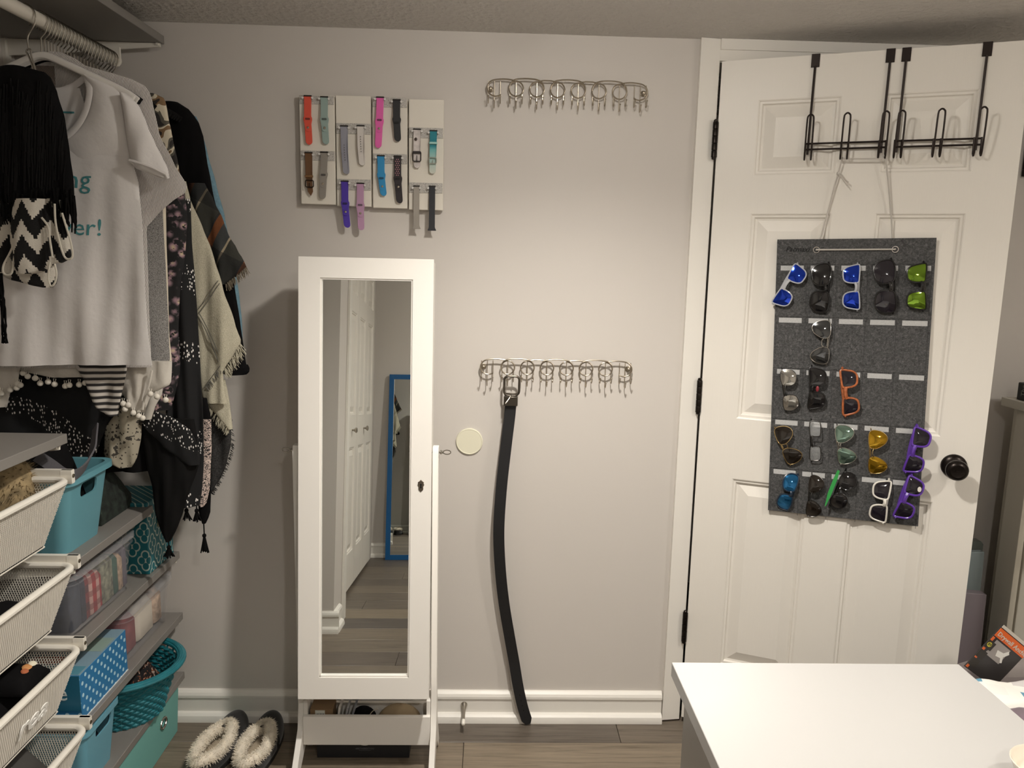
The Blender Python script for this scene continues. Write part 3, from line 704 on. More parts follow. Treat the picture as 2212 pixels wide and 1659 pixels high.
# wicker basket
bc = Vector((-1.045, -0.252, 0.181))
M_wick = mat('teal_wicker', (34, 112, 122), 0.42, bump=(200, 0.2, 0.001), var=(30, 0.2))
bk = thing('wicker_basket', 'oval teal wicker basket on the lowest shelf', 'basket', tuple(bc))
def bprof(h): return 0.120 + 0.052 * (h / 0.15) ** 1.2
wv = MB(); NS = 30
for k in range(13):
    h = 0.006 + k * 0.0105
    pts = []
    for i in range(NS * 4):
        a = 2 * PI * i / (NS * 4); r_ = bprof(h) + 0.0032 * math.cos(a * NS / 1 + PI * k)
        pts.append((bc.x + 0.95 * r_ * math.cos(a), bc.y + 0.84 * r_ * math.sin(a), bc.z + h))
    wv.tube(pts, 0.0056, 5, closed=True)
tag(wv.build('weave', M_wick, bk), kind='stuff')
stk = MB()
for i in range(NS):
    a = 2 * PI * (i + 0.5) / NS
    stk.tube([(bc.x + 0.95 * bprof(h) * math.cos(a), bc.y + 0.84 * bprof(h) * math.sin(a), bc.z + h) for h in (0.0, 0.05, 0.1, 0.145)], 0.003, 5)
tag(stk.build('stakes', M_wick, bk), kind='stuff')
for k in range(4):
    MB().tube([(bc.x + (0.95 * (bprof(0.145) + 0.003 + 0.0052 * k)) * math.cos(2 * PI * i / 48), bc.y + 0.84 * (bprof(0.145) + 0.003 + 0.0052 * k) * math.sin(2 * PI * i / 48), bc.z + 0.147 + (0.004 if k in (1, 2) else 0)) for i in range(48)], 0.0058, 8, closed=True).build('rim_cane', M_wick, bk)
MB().lathe([(0.119, 0), (0.119, 0.004)], 32, Matrix.Translation(bc) @ Matrix.Diagonal((0.95, 0.84, 1, 1))).build('base', M_wick, bk)
tag(heap('printed_scarf', nmat('orange_black_print', lambda nt, c: ramp(nt, N_tex(nt, c, 60.0), [(0.0, (18, 16, 16)), (0.5, (24, 20, 20)), (0.56, (150, 82, 44)), (0.62, (190, 184, 172)), (0.7, (30, 24, 22))], True), 0.9), bc.x - 0.086, bc.x + 0.086, bc.y - 0.076, bc.y + 0.076, bc.z + 0.055, bc.z + 0.150, 55, 0.02), 'dark scarf with orange and white print in the wicker basket', 'scarf')
# lower bins
bin_('storage_bin', 'sky-blue plastic bin with dark handle slot on the lowest shelf', mat('sky_plastic', (104, 160, 178), 0.42), -1.27, -0.958, -0.602, -0.434, 0.180, 0.342, 0.014, 0.02, 0.008, (-0.545, -0.468, 0.290, 0.322))
tag(heap('bagged_clothes', M_navy, -1.245, -0.985, -0.58, -0.456, 0.185, 0.325, 31, 0.012), 'dark clothes inside the sky-blue bin', 'clothes')
fb = bin_('fabric_bin', 'mint fabric bin with metal grommet on the floor under the shelf', mat('mint_canvas', (112, 170, 162), 0.85, bump=(500, 0.2, 0.001)), -1.29, -0.955, -0.455, -0.06, 0.002, 0.148, 0.006, 0.012, 0, (-0.20, -0.165, 0.085, 0.112), 0.006)
MB().tube([(-0.9545, -0.1825 + 0.019 * math.cos(a), 0.0985 + 0.015 * math.sin(a)) for a in [2 * PI * i / 24 for i in range(24)]], 0.0035, 8, closed=True).build('grommet', M_wire, fb)
# ================================================================ hanging clothes
def interp_rows(rows, n):
    out = []
    z0, z1 = rows[0][0], rows[-1][0]
    for k in range(n):
        t = z0 + (z1 - z0) * k / (n - 1)
        for i in range(len(rows) - 1):
            if rows[i][0] <= t <= rows[i + 1][0] + 1e-9:
                f = (t - rows[i][0]) / max(1e-9, rows[i + 1][0] - rows[i][0])
                f = f * f * (3 - 2 * f) * 0.35 + f * 0.65
                out.append((t, lerp(rows[i][1], rows[i + 1][1], f), lerp(rows[i][2], rows[i + 1][2], f))); break
    return out
def cloth(name, rows, y, m, parent=None, thick=0.010, amp=0.006, freq=55, seed=1, nv=26, nu=18, grow=0.6, slant=0.0, bulge=0.0, tap=0, tapb=0, label=None, cat=None, group=None):
    """draped garment with front and back sheet; rows of (picture row, left, right) give its outline at depth y"""
    rnd = random.Random(seed); ph = [rnd.uniform(0, 6.3) for _ in range(4)]; fq = [freq * rnd.uniform(0.6, 1.4) for _ in range(3)]
    R_ = interp_rows(rows, nv); mb = MB(); secs = []
    for j, (py, l, r) in enumerate(R_):
        A = onY(l, py, y); B = onY(r, py, y); v = j / (nv - 1); s = []
        g = (1 - grow) + grow * v
        for side in (0, 1):
            for i in range(nu):
                t = i / (nu - 1) if side == 0 else 1 - i / (nu - 1)
                x = lerp(A.x, B.x, t); z = lerp(A.z, B.z, t)
                f = amp * g * (math.sin(fq[0] * x + ph[0] + 3 * v) + 0.6 * math.sin(fq[1] * 1.7 * x + ph[1] - 4 * v) + 0.35 * math.sin(fq[2] * 3.1 * x + ph[2] + 6 * v))
                th = thick * math.sqrt(max(0.0, math.sin(PI * min(1, max(0, t))))) + 0.0012
                if tap: th *= min(1.0, 0.05 + v * tap); f *= min(1.0, v * tap)
                if tapb: th *= min(1.0, 0.03 + (1 - v) * tapb)
                b_ = bulge * math.sin(PI * v) * math.sin(PI * t)
                s.append((x + slant * v * 0, y + f + (-th - b_ if side == 0 else th), z))
        secs.append(s)
    loft(mb, secs)
    o = mb.build(name, m, parent, ang=70)
    if label: tag(o, label, cat, group)
    return o
def tex(nt, kind, c, **kw):
    n = N(nt, 'Tex' + kind, **kw); nt.links.new(c, n.inputs['Vector']); return n
def sep(nt, c):
    s = N(nt, 'SeparateXYZ'); nt.links.new(c, s.inputs[0]); return s.outputs
# --- fabric materials
M_tee = mat('white_jersey', (216, 212, 209), 0.9, bump=(14, 0.35, 0.012))
def rib_mat(name, rgb, sc, rot):
    m = mat(name, rgb, 0.85); nt, b = nt_of(m); tc = N(nt, 'TexCoord')
    wv_ = N(nt, 'TexWave', Scale=sc, Distortion=0.6); nt.links.new(mapping(nt, tc.outputs['Object'], (1, 0.2, 1), rot), wv_.inputs['Vector'])
    bp = N(nt, 'Bump', Strength=0.6, Distance=0.002); nt.links.new(wv_.outputs['Fac'], bp.inputs['Height']); nt.links.new(bp.outputs['Normal'], b.inputs['Normal'])
    nt.links.new(ramp(nt, wv_.outputs['Fac'], [(0.0, tuple(int(v * 0.88) for v in rgb)), (0.6, rgb)]), b.inputs['Base Color']); return m
M_waf = rib_mat('white_waffle', (214, 209, 204), 105, (0, R(-18), 0))
M_heath = nmat('grey_heather', lambda nt, c: ramp(nt, tex(nt, 'Noise', c, Scale=700.0, Detail=3.0).outputs['Fac'], [(0.36, (84, 82, 80)), (0.5, (142, 139, 136)), (0.64, (176, 173, 169))]), 0.95)
M_ivory = mat('ivory_knit', (216, 206, 186), 0.9, bump=(90, 0.3, 0.002))
def floral(nt, c):
    v = tex(nt, 'Voronoi', c, Scale=42.0); n = tex(nt, 'Noise', c, Scale=75.0, Detail=5.0)
    a = ramp(nt, v.outputs['Distance'], [(0.0, (206, 190, 150)), (0.3, (150, 120, 130)), (0.42, (90, 76, 80)), (0.55, (18, 17, 19))])
    return mixc(nt, ramp(nt, n.outputs['Fac'], [(0.44, (0, 0, 0)), (0.50, (255, 255, 255))]), (14, 14, 16), a)
M_flor = nmat('dark_floral', floral, 0.8)
M_camo = nmat('abstract_print', lambda nt, c: ramp(nt, tex(nt, 'Noise', mapping(nt, c, (1, 1, 0.6)), Scale=26.0, Detail=1.5, Distortion=1.2).outputs['Fac'], [(0.0, (38, 34, 32)), (0.42, (84, 80, 70)), (0.48, (200, 190, 168)), (0.54, (120, 94, 66)), (0.60, (40, 34, 30))], True), 0.85)
def dotted(nt, c):
    v = tex(nt, 'Voronoi', mapping(nt, c, (1.5, 1, 0.75)), Scale=120.0, Randomness=0.8)
    dot = math2(nt, 'LESS_THAN', v.outputs['Distance'], 0.30)
    n = tex(nt, 'Wave', mapping(nt, c, (1, 1, 1), (0, R(58), 0)), Scale=1.9, Distortion=5.0, Detail=1.0)
    band = math2(nt, 'GREATER_THAN', n.outputs['Fac'], 0.80)
    return mixc(nt, math2(nt, 'MULTIPLY', dot, band), (9, 9, 11), (222, 218, 212))
M_dots = nmat('black_dotted', dotted, 0.85)
M_cream = nmat('cream_wool', lambda nt, c: ramp(nt, tex(nt, 'Noise', c, Scale=520.0, Detail=2.0).outputs['Fac'], [(0.3, (166, 160, 140)), (0.7, (200, 194, 173))]), 0.95, bump=(260, 0.5, 0.002))
def dplaid(nt, c):
    s = sep(nt, mapping(nt, c, (1, 1, 1), (0, R(-28), 0)))
    a = math2(nt, 'FRACT', math2(nt, 'ADD', math2(nt, 'MULTIPLY', s[0], 9.0), 0.35)); b = math2(nt, 'FRACT', math2(nt, 'ADD', math2(nt, 'MULTIPLY', s[2], 6.0), 0.1))
    c1 = ramp(nt, a, [(0.0, (52, 52, 46)), (0.45, (40, 42, 42)), (0.5, (112, 66, 36)), (0.68, (56, 58, 58)), (0.95, (150, 138, 116))], True)
    return mixc(nt, math2(nt, 'MULTIPLY', math2(nt, 'GREATER_THAN', b, 0.55), 0.65), c1, (24, 25, 25))
M_dpl = nmat('dark_plaid', dplaid, 0.95, bump=(300, 0.4, 0.001))
M_blue = mat('light_blue_denim', (112, 146, 162), 0.9, var=(120, 0.15))
M_shaggy = mat('black_grey_weave', (44, 43, 42), 0.95, bump=(280, 0.5, 0.002), var=(240, 0.7))
def stripes(nt, c):
    wv_ = tex(nt, 'Wave', mapping(nt, c, (0.12, 0.2, 1), (0, R(8), 0)), Scale=20.0, Distortion=2.2, Detail=2.0)
    wv_.bands_direction = 'Z'
    return ramp(nt, wv_.outputs['Fac'], [(0.0, (40, 38, 38)), (0.36, (60, 57, 55)), (0.5, (186, 180, 172)), (1.0, (206, 200, 192))])
M_strp = nmat('black_white_stripe', stripes, 0.85)
def beige(nt, c):
    v = tex(nt, 'Voronoi', c, Scale=95.0, Randomness=0.5); n = tex(nt, 'Noise', c, Scale=70.0, Detail=6.0)
    k = math2(nt, 'MAXIMUM', math2(nt, 'LESS_THAN', v.outputs['Distance'], 0.2), math2(nt, 'GREATER_THAN', n.outputs['Fac'], 0.60))
    return mixc(nt, k, (168, 160, 142), (62, 58, 52))
M_beige = nmat('beige_paisley', beige, 0.85)
def lace(nt, c):
    n = tex(nt, 'Noise', c, Scale=95.0, Detail=2.0, Distortion=2.5)
    a = math2(nt, 'ABSOLUTE', math2(nt, 'SUBTRACT', n.outputs['Fac'], 0.5))
    return ramp(nt, a, [(0.0, (226, 208, 196)), (0.055, (214, 194, 184)), (0.075, (22, 20, 21)), (1.0, (18, 17, 18))])
M_lace = nmat('white_lace', lace, 0.8)
def zigzag(nt, c):
    s0 = sep(nt, c); s = [math2(nt, 'SNAP', s0[0], 0.0032), None, math2(nt, 'SNAP', s0[2], 0.0042)]; tri = math2(nt, 'PINGPONG', math2(nt, 'MULTIPLY', s[0], 21.0), 0.5)
    f = math2(nt, 'FRACT', math2(nt, 'ADD', math2(nt, 'MULTIPLY', s[2], 13.0), math2(nt, 'MULTIPLY', tri, 1.15)))
    return mixc(nt, math2(nt, 'GREATER_THAN', f, 0.56), (13, 12, 12), (206, 200, 188))
M_zig = nmat('black_white_zigzag', zigzag, 0.95, bump=(420, 0.5, 0.002))
G = 'clothes on the closet rod'
def body_thing(name, label, cat, y, group=G): return thing(name, label, cat, (RX, y, 1.3), group=group)
# 1 lettered T-shirt
Y1 = -0.424
tee = body_thing('t_shirt', 'white T-shirt with teal handwritten lettering, frontmost on the rod', 'shirt', Y1)
tee_body = cloth('front_and_back', [(290, -140, 283), (345, -120, 285), (400, -110, 298), (500, -106, 308), (600, -104, 314), (700, -104, 320), (760, -104, 326), (788, -104, 331)], Y1, M_tee, tee, 0.014, 0.0105, 24, 4, 44, 48, 0.8, tap=5)
cloth('shoulder', [(163, 182, 189), (180, 190, 232), (195, 191, 262), (215, 189, 270), (250, 180, 276), (280, 160, 282), (306, 90, 285), (340, 70, 284), (370, 70, 284)], Y1, M_tee, tee, 0.0125, 0.002, 30, 5, 24, 14, 0.3, tapb=2.6)
cloth('shoulder', [(163, -6, 2), (180, -49, -6), (195, -79, -7), (215, -87, -5), (250, -93, 4), (280, -99, 24), (306, -103, 96), (340, -103, 96)], Y1, M_tee, tee, 0.0125, 0.002, 30, 6, 18, 12, 0.3, tapb=2.6)
cloth('sleeve', [(203, 262, 276), (230, 266, 300), (270, 270, 318), (310, 274, 335), (345, 279, 352), (362, 290, 361), (378, 330, 363), (384, 350, 362)], Y1 - 0.012, M_tee, tee, 0.016, 0.004, 60, 7, 20, 12, 0.5)
cb = onY(325, 372, Y1 - 0.02)
MB().tube([onY(px, py, Y1 - 0.03 + d) for px, py, d in ((281, 346, 0), (300, 352, -0.004), (330, 362, -0.004), (358, 376, 0.004), (361, 384, 0.012), (345, 384, 0.02), (318, 372, 0.02), (296, 360, 0.014))], 0.0035, 6, closed=True).build('sleeve_hem', M_tee, tee)
col_ = [onY(px, py, Y1 - 0.014 + d) for px, py, d in ((186, 164, 0.012), (193, 190, 0.004), (190, 220, 0), (179, 252, -0.002), (158, 282, -0.004), (128, 302, -0.004), (92, 309, -0.004), (56, 302, -0.004), (26, 282, -0.002), (5, 252, 0))]
MB().tube(spline(col_, 4), 0.0080, 8, flat=0.22, up=(0, -1, 0)).build('collar', M_tee, tee, ang=70)
bk_ = [onY(px, py, Y1 + 0.012) for px, py in ((186, 165), (160, 185), (125, 198), (92, 202), (60, 198), (25, 185), (0, 165))]
MB().tube(spline(bk_, 4), 0.0075, 8, flat=0.22, up=(0, -1, 0)).build('back_collar', M_tee, tee, ang=70)
cloth('inner_back', [(190, 100, 172), (230, 60, 184), (300, 20, 180), (330, 10, 180)], Y1 + 0.012, M_tee, tee, 0.002, 0.002, 40, 8, 8, 10)
from mathutils.bvhtree import BVHTree
TEE_BVH = BVHTree.FromPolygons([v.co[:] for v in tee_body.data.vertices], [p.vertices[:] for p in tee_body.data.polygons])
M_tealink = mat('teal_ink', (72, 138, 142), 0.8)
def tee_text(s, px, py, size, bold=0.0):
    p = onY(px, py, Y1 - 0.02); o = text('lettering', s, size, M_tealink, Matrix.Translation(p) @ Matrix.Rotation(R(90), 4, 'X'), tee, ext=0.0006, shear=0.12, bold=bold)
    for v in o.data.vertices:
        h = TEE_BVH.ray_cast(Vector((v.co.x, -1, v.co.z)), Vector((0, 1, 0)))
        if h[0] is not None: v.co.y = h[0].y - (0.0012 if v.co.y < p.y - origin(tee).y else 0.0002)
tee_text('g', 179, 388, 0.060); tee_text('n', 152, 388, 0.060); tee_text('ver!', 172, 492, 0.056)
box('size_stripe', M_tealink, *(lambda a, b: (a.x, b.x, Y1 + 0.008, Y1 + 0.0095, b.z, a.z))(onY(116, 240, Y1 + 0.009), onY(160, 245, Y1 + 0.009)), tee)
# 2 waffle T-shirt
Y2 = -0.384
waf = body_thing('knit_shirt', 'white waffle-knit short-sleeved shirt behind the lettered T-shirt', 'shirt', Y2)
cloth('front_and_back', [(113, 68, 134), (122, 50, 158), (140, 10, 180), (160, -40, 246), (176, -80, 300), (190, -95, 318), (210, -105, 327), (290, -120, 343), (350, -120, 374), (395, -120, 400), (411, -120, 408), (430, -120, 378), (460, -110, 342), (492, -104, 314), (520, -104, 316), (650, -104, 320), (780, -104, 326), (793, -104, 328)], Y2, M_waf, waf, 0.011, 0.003, 30, 12, 48, 30, 0.6)
wl = MB().box(*(lambda a, b: (a.x, b.x, Y2 - 0.016, Y2 - 0.0145, b.z, a.z))(onY(80, 145, Y2), onY(128, 192, Y2))).build('neck_label', rib_mat('label_mesh', (120, 108, 100), 90, (0, R(30), 0)), waf)
# the rest, front to back
cloth('sweatshirt', [(430, -60, 350), (470, -60, 352), (600, -60, 358), (740, -60, 364), (775, -60, 367), (790, -60, 362)], -0.343, M_heath, None, 0.014, 0.004, 40, 21, label='grey heather sweatshirt, its side showing beside the white T-shirt', cat='sweatshirt', group=G)
cloth('cardigan', [(440, 260, 357), (520, 260, 358), (640, 260, 363), (720, 260, 366), (780, 260, 372), (800, 260, 372)], -0.320, M_ivory, None, 0.010, 0.004, 70, 22, label='ivory knit cardigan edge beside the grey sweatshirt', cat='cardigan', group=G)
cloth('print_shirt', [(203, 322, 336), (212, 318, 354), (222, 312, 358), (245, 312, 362), (300, 320, 372), (360, 330, 386), (395, 340, 393), (408, 345, 390)], -0.30, M_camo, None, 0.010, 0.003, 50, 23, label='brown and cream abstract print shirt behind the waffle shirt shoulder', cat='shirt', group=G)
cloth('floral_blouse', [(410, 300, 398), (470, 300, 404), (540, 300, 400), (640, 300, 388), (720, 300, 384), (800, 300, 388), (850, 320, 378), (885, 330, 368)], -0.285, M_flor, None, 0.012, 0.004, 60, 24, label='black blouse with cream and purple flowers between ivory and dotted garments', cat='blouse', group=G)
# black dotted scarf with tassels
sc_ = body_thing('dotted_scarf', 'long black scarf with white dots and black tassels', 'scarf', -0.255)
cloth('drape', [(430, 366, 412), (520, 364, 414), (600, 362, 420), (700, 360, 426), (800, 362, 432), (900, 362, 440), (1000, 372, 440), (1060, 382, 436), (1092, 392, 430)], -0.255, M_dots, sc_, 0.016, 0.006, 95, 25, 36, 22, 0.5)
cloth('drape', [(905, 302, 420), (940, 306, 425), (1000, 316, 430), (1060, 330, 410), (1100, 336, 396), (1140, 346, 384), (1160, 356, 374), (1168, 361, 369)], -0.285, mat('sheer_black', (13, 12, 12), 0.85, var=(8, 0.4), spec=0.2), sc_, 0.012, 0.005, 60, 26, 26, 18, 0.4)
cloth('dotted_border', [(886, 300, 330), (905, 305, 380), (930, 316, 412), (960, 350, 425), (990, 385, 430), (1005, 405, 428)], -0.300, M_dots, sc_, 0.004, 0.004, 60, 27, 16, 14)
def tassel(px, py0, py1, y, w_, parent, m, seed):
    rnd = random.Random(seed); a = onY(px, py0, y); b = onY(px, py1, y); L_ = a.z - b.z; mb = MB()
    mb.tube([a, a + Vector((0, 0, -L_ * 0.45))], 0.0018, 5); h = a + Vector((0, 0, -L_ * 0.45)); mb.ball(h, 0.006, 8, 6)
    for k in range(16):
        an = rnd.uniform(0, 2 * PI); e = Vector((math.cos(an) * w_ * rnd.uniform(0.3, 1), math.sin(an) * w_ * 0.6, -L_ * 0.55 * rnd.uniform(0.85, 1.05)))
        mb.tube([h, h + e * 0.5 + Vector((0, 0, -0.002)), h + e], [0.0028, 0.0024, 0.0016], 4)
    return mb.build('tassel', m, parent, ang=60)
M_tas = mat('black_yarn', (11, 10, 10), 0.95, spec=0.15)
for px, a, b, y_, w_, s_ in ((364, 1164, 1204, -0.285, 0.016, 1), (402, 1085, 1124, -0.255, 0.015, 2), (424, 1084, 1126, -0.255, 0.013, 3), (440, 1128, 1192, -0.235, 0.016, 4)):
    tassel(px, a, b, y_, w_, sc_, M_tas, s_)
# lace-trimmed black scarf behind it
lc = body_thing('lace_scarf', 'black scarf with white crochet lace trim above the longest tassel', 'scarf', -0.232)
cloth('drape', [(860, 424, 446), (905, 428, 456), (990, 428, 457), (1060, 426, 456), (1110, 430, 454), (1130, 437, 445)], -0.232, M_black, lc, 0.006, 0.003, 80, 28, 24, 10)
cloth('lace', [(906, 434, 456), (960, 433, 457), (992, 438, 456), (1004, 436, 455), (1050, 432, 453), (1086, 428, 446), (1094, 434, 440)], -0.242, M_lace, lc, 0.002, 0.002, 80, 29, 24, 8)
# cream blanket scarf with fringe
def fringe(name, pts, y, ln, m, parent, n, seed, r=0.0009, droop=(0.2, -1)):
    rnd = random.Random(seed); mb = MB(); P = [onY(px, py, y) for px, py in pts]; P = spline(P, 12)
    for k in range(n):
        f = rnd.uniform(0, len(P) - 1.001); i = int(f); p = P[i].lerp(P[i + 1], f - i) + Vector((0, rnd.uniform(-0.004, 0.004), 0))
        d = Vector((droop[0] + rnd.uniform(-0.35, 0.35), rnd.uniform(-0.3, 0.3), droop[1])).normalized() * ln * rnd.uniform(0.7, 1.2)
        mb.tube([p, p + d * 0.5 + Vector((rnd.uniform(-1, 1) * 0.0015, 0, 0)), p + d], [r, r, r * 0.5], 3, caps=False)
    return tag(mb.build(name, m, parent, smooth=True), kind='stuff')
cr = body_thing('blanket_scarf', 'cream wool blanket scarf with grey lines and frayed fringe', 'scarf', -0.195)
cloth('drape', [(392, 384, 402), (430, 388, 412), (500, 395, 440), (545, 401, 458), (560, 404, 463), (620, 412, 482), (700, 420, 508), (742, 424, 521), (770, 426, 503), (800, 428, 484), (830, 432, 486), (870, 438, 492)], -0.205, M_cream, cr, 0.012, 0.006, 70, 30, 36, 18, 0.4)
cloth('folded_end', [(820, 424, 486), (850, 436, 492), (880, 452, 497), (905, 474, 501), (926, 494, 503)], -0.195, M_cream, cr, 0.006, 0.004, 70, 31, 18, 12)
M_gline = mat('grey_thread', (96, 94, 88), 0.95)
for pl in (((430, 676), (448, 652), (462, 630), (474, 612)), ((428, 668), (446, 645), (460, 622), (471, 606)), ((430, 676), (446, 705), (462, 740), (478, 778)), ((426, 680), (442, 708), (458, 744), (472, 782)), ((442, 838), (455, 818), (470, 798), (478, 786))):
    MB().tube(spline([onY(px, py, -0.2215) for px, py in pl], 6), 0.0017, 5, flat=0.6).build('woven_line', M_gline, cr)
fringe('fringe', ((520, 742), (505, 768), (484, 800)), -0.205, 0.026, M_cream, cr, 90, 1, droop=(0.5, -1))
fringe('fringe', ((434, 850), (446, 872), (470, 900), (496, 926)), -0.2, 0.022, M_cream, cr, 90, 2, droop=(-0.4, -1))
fringe('fringe', ((446, 836), (462, 812), (480, 790)), -0.215, 0.016, M_gline, cr, 50, 3, droop=(0.4, -1))
# dark plaid scarf
dp = body_thing('plaid_scarf', 'dark grey and rust plaid scarf with frayed end', 'scarf', -0.158)
cloth('drape', [(396, 404, 442), (430, 410, 460), (480, 424, 484), (500, 430, 491), (540, 444, 512), (562, 452, 524), (576, 460, 533), (590, 468, 520), (604, 474, 500), (614, 478, 490)], -0.16, M_dpl, dp, 0.010, 0.005, 70, 33, 30, 18, 0.5)
fringe('fringe', ((532, 577), (512, 594), (488, 613)), -0.165, 0.020, mat('taupe_thread', (120, 110, 94), 0.95), dp, 80, 4, droop=(0.3, -1))
# black long-sleeved sweater
sw = body_thing('sweater', 'black long-sleeved sweater with rounded shoulder near the wall', 'sweater', -0.125)
cloth('body_and_sleeve', [(221, 346, 384), (228, 346, 398), (240, 346, 412), (262, 348, 428), (300, 352, 440), (340, 358, 446), (400, 370, 457), (500, 392, 480), (600, 420, 503), (700, 440, 520), (770, 458, 530), (795, 468, 535)], -0.125, M_black, sw, 0.018, 0.004, 50, 34, 40, 18, 0.4)
cloth('cuff', [(788, 466, 536), (796, 468, 539), (804, 474, 538), (809, 486, 532)], -0.125, M_black, sw, 0.020, 0.002, 50, 35, 8, 14)
# light blue denim
cloth('denim_shirt', [(252, 404, 424), (275, 404, 433), (330, 410, 448), (400, 424, 467), (470, 440, 486), (560, 470, 504), (640, 488, 516), (700, 500, 522), (745, 508, 523)], -0.093, M_blue, None, 0.010, 0.003, 40, 36, 36, 14, 0.4, label='light blue denim shirt sleeve hanging nearest the back wall', cat='shirt', group=G)
# shaggy black and grey scarf
sg = body_thing('shaggy_scarf', 'black and grey woven scarf with ragged edge at the lower end', 'scarf', -0.172)
cloth('drape', [(850, 436, 462), (885, 440, 488), (920, 442, 499), (960, 444, 500), (1000, 444, 490), (1030, 444, 478), (1055, 446, 462), (1066, 448, 456)], -0.172, M_shaggy, sg, 0.010, 0.005, 70, 37, 24, 14)
fringe('fringe', ((494, 900), (500, 960), (488, 1004), (468, 1046), (455, 1066)), -0.172, 0.010, M_shaggy, sg, 110, 5, droop=(0.9, -0.7))
# pom-pom scarf under the T-shirt hem
pm = body_thing('pompom_scarf', 'white gauze scarf with pompom trim below the T-shirt hem', 'scarf', -0.375)
M_gauze = mat('white_gauze', (204, 198, 188), 0.9, bump=(120, 0.3, 0.002), var=(14, 0.08))
cloth('drape', [(780, -60, 45), (800, -60, 44), (830, -60, 40), (850, -60, 22), (880, -60, 12)], -0.385, M_gauze, pm, 0.006, 0.005, 80, 41, 14, 14)
cloth('drape', [(780, 30, 206), (798, 40, 202), (808, 70, 196), (815, 110, 186)], -0.375, M_gauze, pm, 0.004, 0.004, 60, 42, 10, 18)
cloth('drape', [(780, 262, 372), (830, 262, 368), (850, 262, 330), (864, 268, 320), (884, 286, 314), (890, 296, 312)], -0.365, M_gauze, pm, 0.008, 0.006, 90, 43, 18, 16)
MB().tube(spline([onY(px, py, -0.385) for px, py in ((328, 800), (322, 830), (312, 860), (308, 885))], 5), 0.003, 6).build('edge_cord', M_gauze, pm)
M_pom = mat('pompom_wool', (222, 216, 204), 0.95, bump=(700, 0.4, 0.001))
for px, py in ((50, 806), (60, 813), (76, 817), (87, 828), (104, 825), (118, 830), (141, 834), (150, 832), (171, 831), (184, 827), (22, 842), (37, 829), (44, 832), (36, 838), (3, 850), (266, 872), (277, 875), (270, 884), (288, 892), (300, 899), (308, 903), (325, 851), (339, 857), (358, 864)):
    p = onY(px, py, -0.392); mb = MB().ball(p, 0.0072, 10, 8); mb.tube([p + Vector((0.0015, 0, 0.005)), p + Vector((0.003, 0.002, 0.013)), p + Vector((-0.003, 0.002, 0.014)), p + Vector((-0.0015, 0, 0.005))], 0.0009, 4)
    mb.build('pompom', M_pom, pm, ang=60)
cloth('striped_tunic', [(778, 150, 276), (800, 168, 272), (830, 190, 268), (860, 200, 262), (885, 212, 256), (898, 232, 254)], -0.39, M_strp, None, 0.010, 0.007, 80, 44, 20, 20, label='black and white striped tunic end between the pompom drapes', cat='tunic', group=G)
# darker garments further back
cloth('black_dress', [(700, -120, 340), (800, -120, 330), (880, -110, 262), (920, -105, 226), (960, -100, 214), (1000, -80, 200)], -0.318, M_dots, None, 0.014, 0.008, 60, 45, 24, 26, label='black dress with white sprigs behind the pompom scarf', cat='dress', group=G)
cloth('paisley_blouse', [(780, 215, 312), (880, 225, 306), (940, 224, 302), (985, 222, 296), (1002, 240, 290), (1009, 258, 284)], -0.300, M_beige, None, 0.008, 0.006, 70, 46, 24, 18, label='beige paisley blouse hanging below the striped tunic', cat='blouse', group=G)
cloth('dark_coat', [(780, 120, 345), (900, 130, 338), (1000, 150, 330), (1018, 160, 322)], -0.268, M_black, None, 0.010, 0.005, 60, 48, 16, 18, label='plain black coat hanging behind the beige paisley blouse', cat='coat', group=G)
cloth('beige_top', [(790, 296, 356), (850, 300, 350), (880, 304, 336), (905, 312, 328)], -0.303, M_gauze, None, 0.006, 0.004, 70, 47, 14, 12, label='pale grey gauze top between dotted scarf and pompoms', cat='top', group=G)
# 0 fringed black scarf and zigzag knit bag in front, on a looped wire hook
Y0 = -0.475
hk = thing('scarf_hanger', 'twisted steel loop hanger carrying the fringed black scarf', 'hanger', (RX, Y0, 1.9))
lp = [onY(px, py, Y0) for px, py in ((74, 160), (69, 140), (62, 122), (57, 112), (60, 106), (66, 108), (68, 122), (74, 142), (78, 158))]
MB().tube(spline(lp, 5), 0.0022, 6).build('loop', M_wire, hk)
top = onY(62, 108, Y0); MB().tube(spline([(RX - 0.012, Y0, RZ + 0.012), (RX, Y0, RZ + 0.019), (RX + 0.017, Y0, RZ + 0.006), (RX + 0.018, Y0, RZ - 0.02), (lerp(RX, top.x, 0.7), Y0, RZ - 0.05), (top.x, Y0, top.z)], 5), 0.002, 6).build('hook', M_wire, hk)
fs_ = thing('fringed_scarf', 'black scarf with long black fringe in front of the T-shirt', 'scarf', (RX, Y0, 1.5), group=G)
scarf_body = cloth('drape', [(147, 10, 62), (150, -40, 84), (156, -80, 98), (170, -90, 112), (200, -90, 124), (260, -90, 138), (330, -90, 150), (400, -90, 160), (440, -90, 164)], Y0 - 0.02, M_black, fs_, 0.03, 0.006, 60, 51, 30, 24, 0.5)
rnd = random.Random(8); mb = MB(); dv = BVHTree.FromPolygons([v.co[:] for v in bpy.data.objects[scarf_body.name].data.vertices], [p.vertices[:] for p in scarf_body.data.polygons]); M_strand = mat('black_strand', (13, 12, 12), 0.9, spec=0.2)
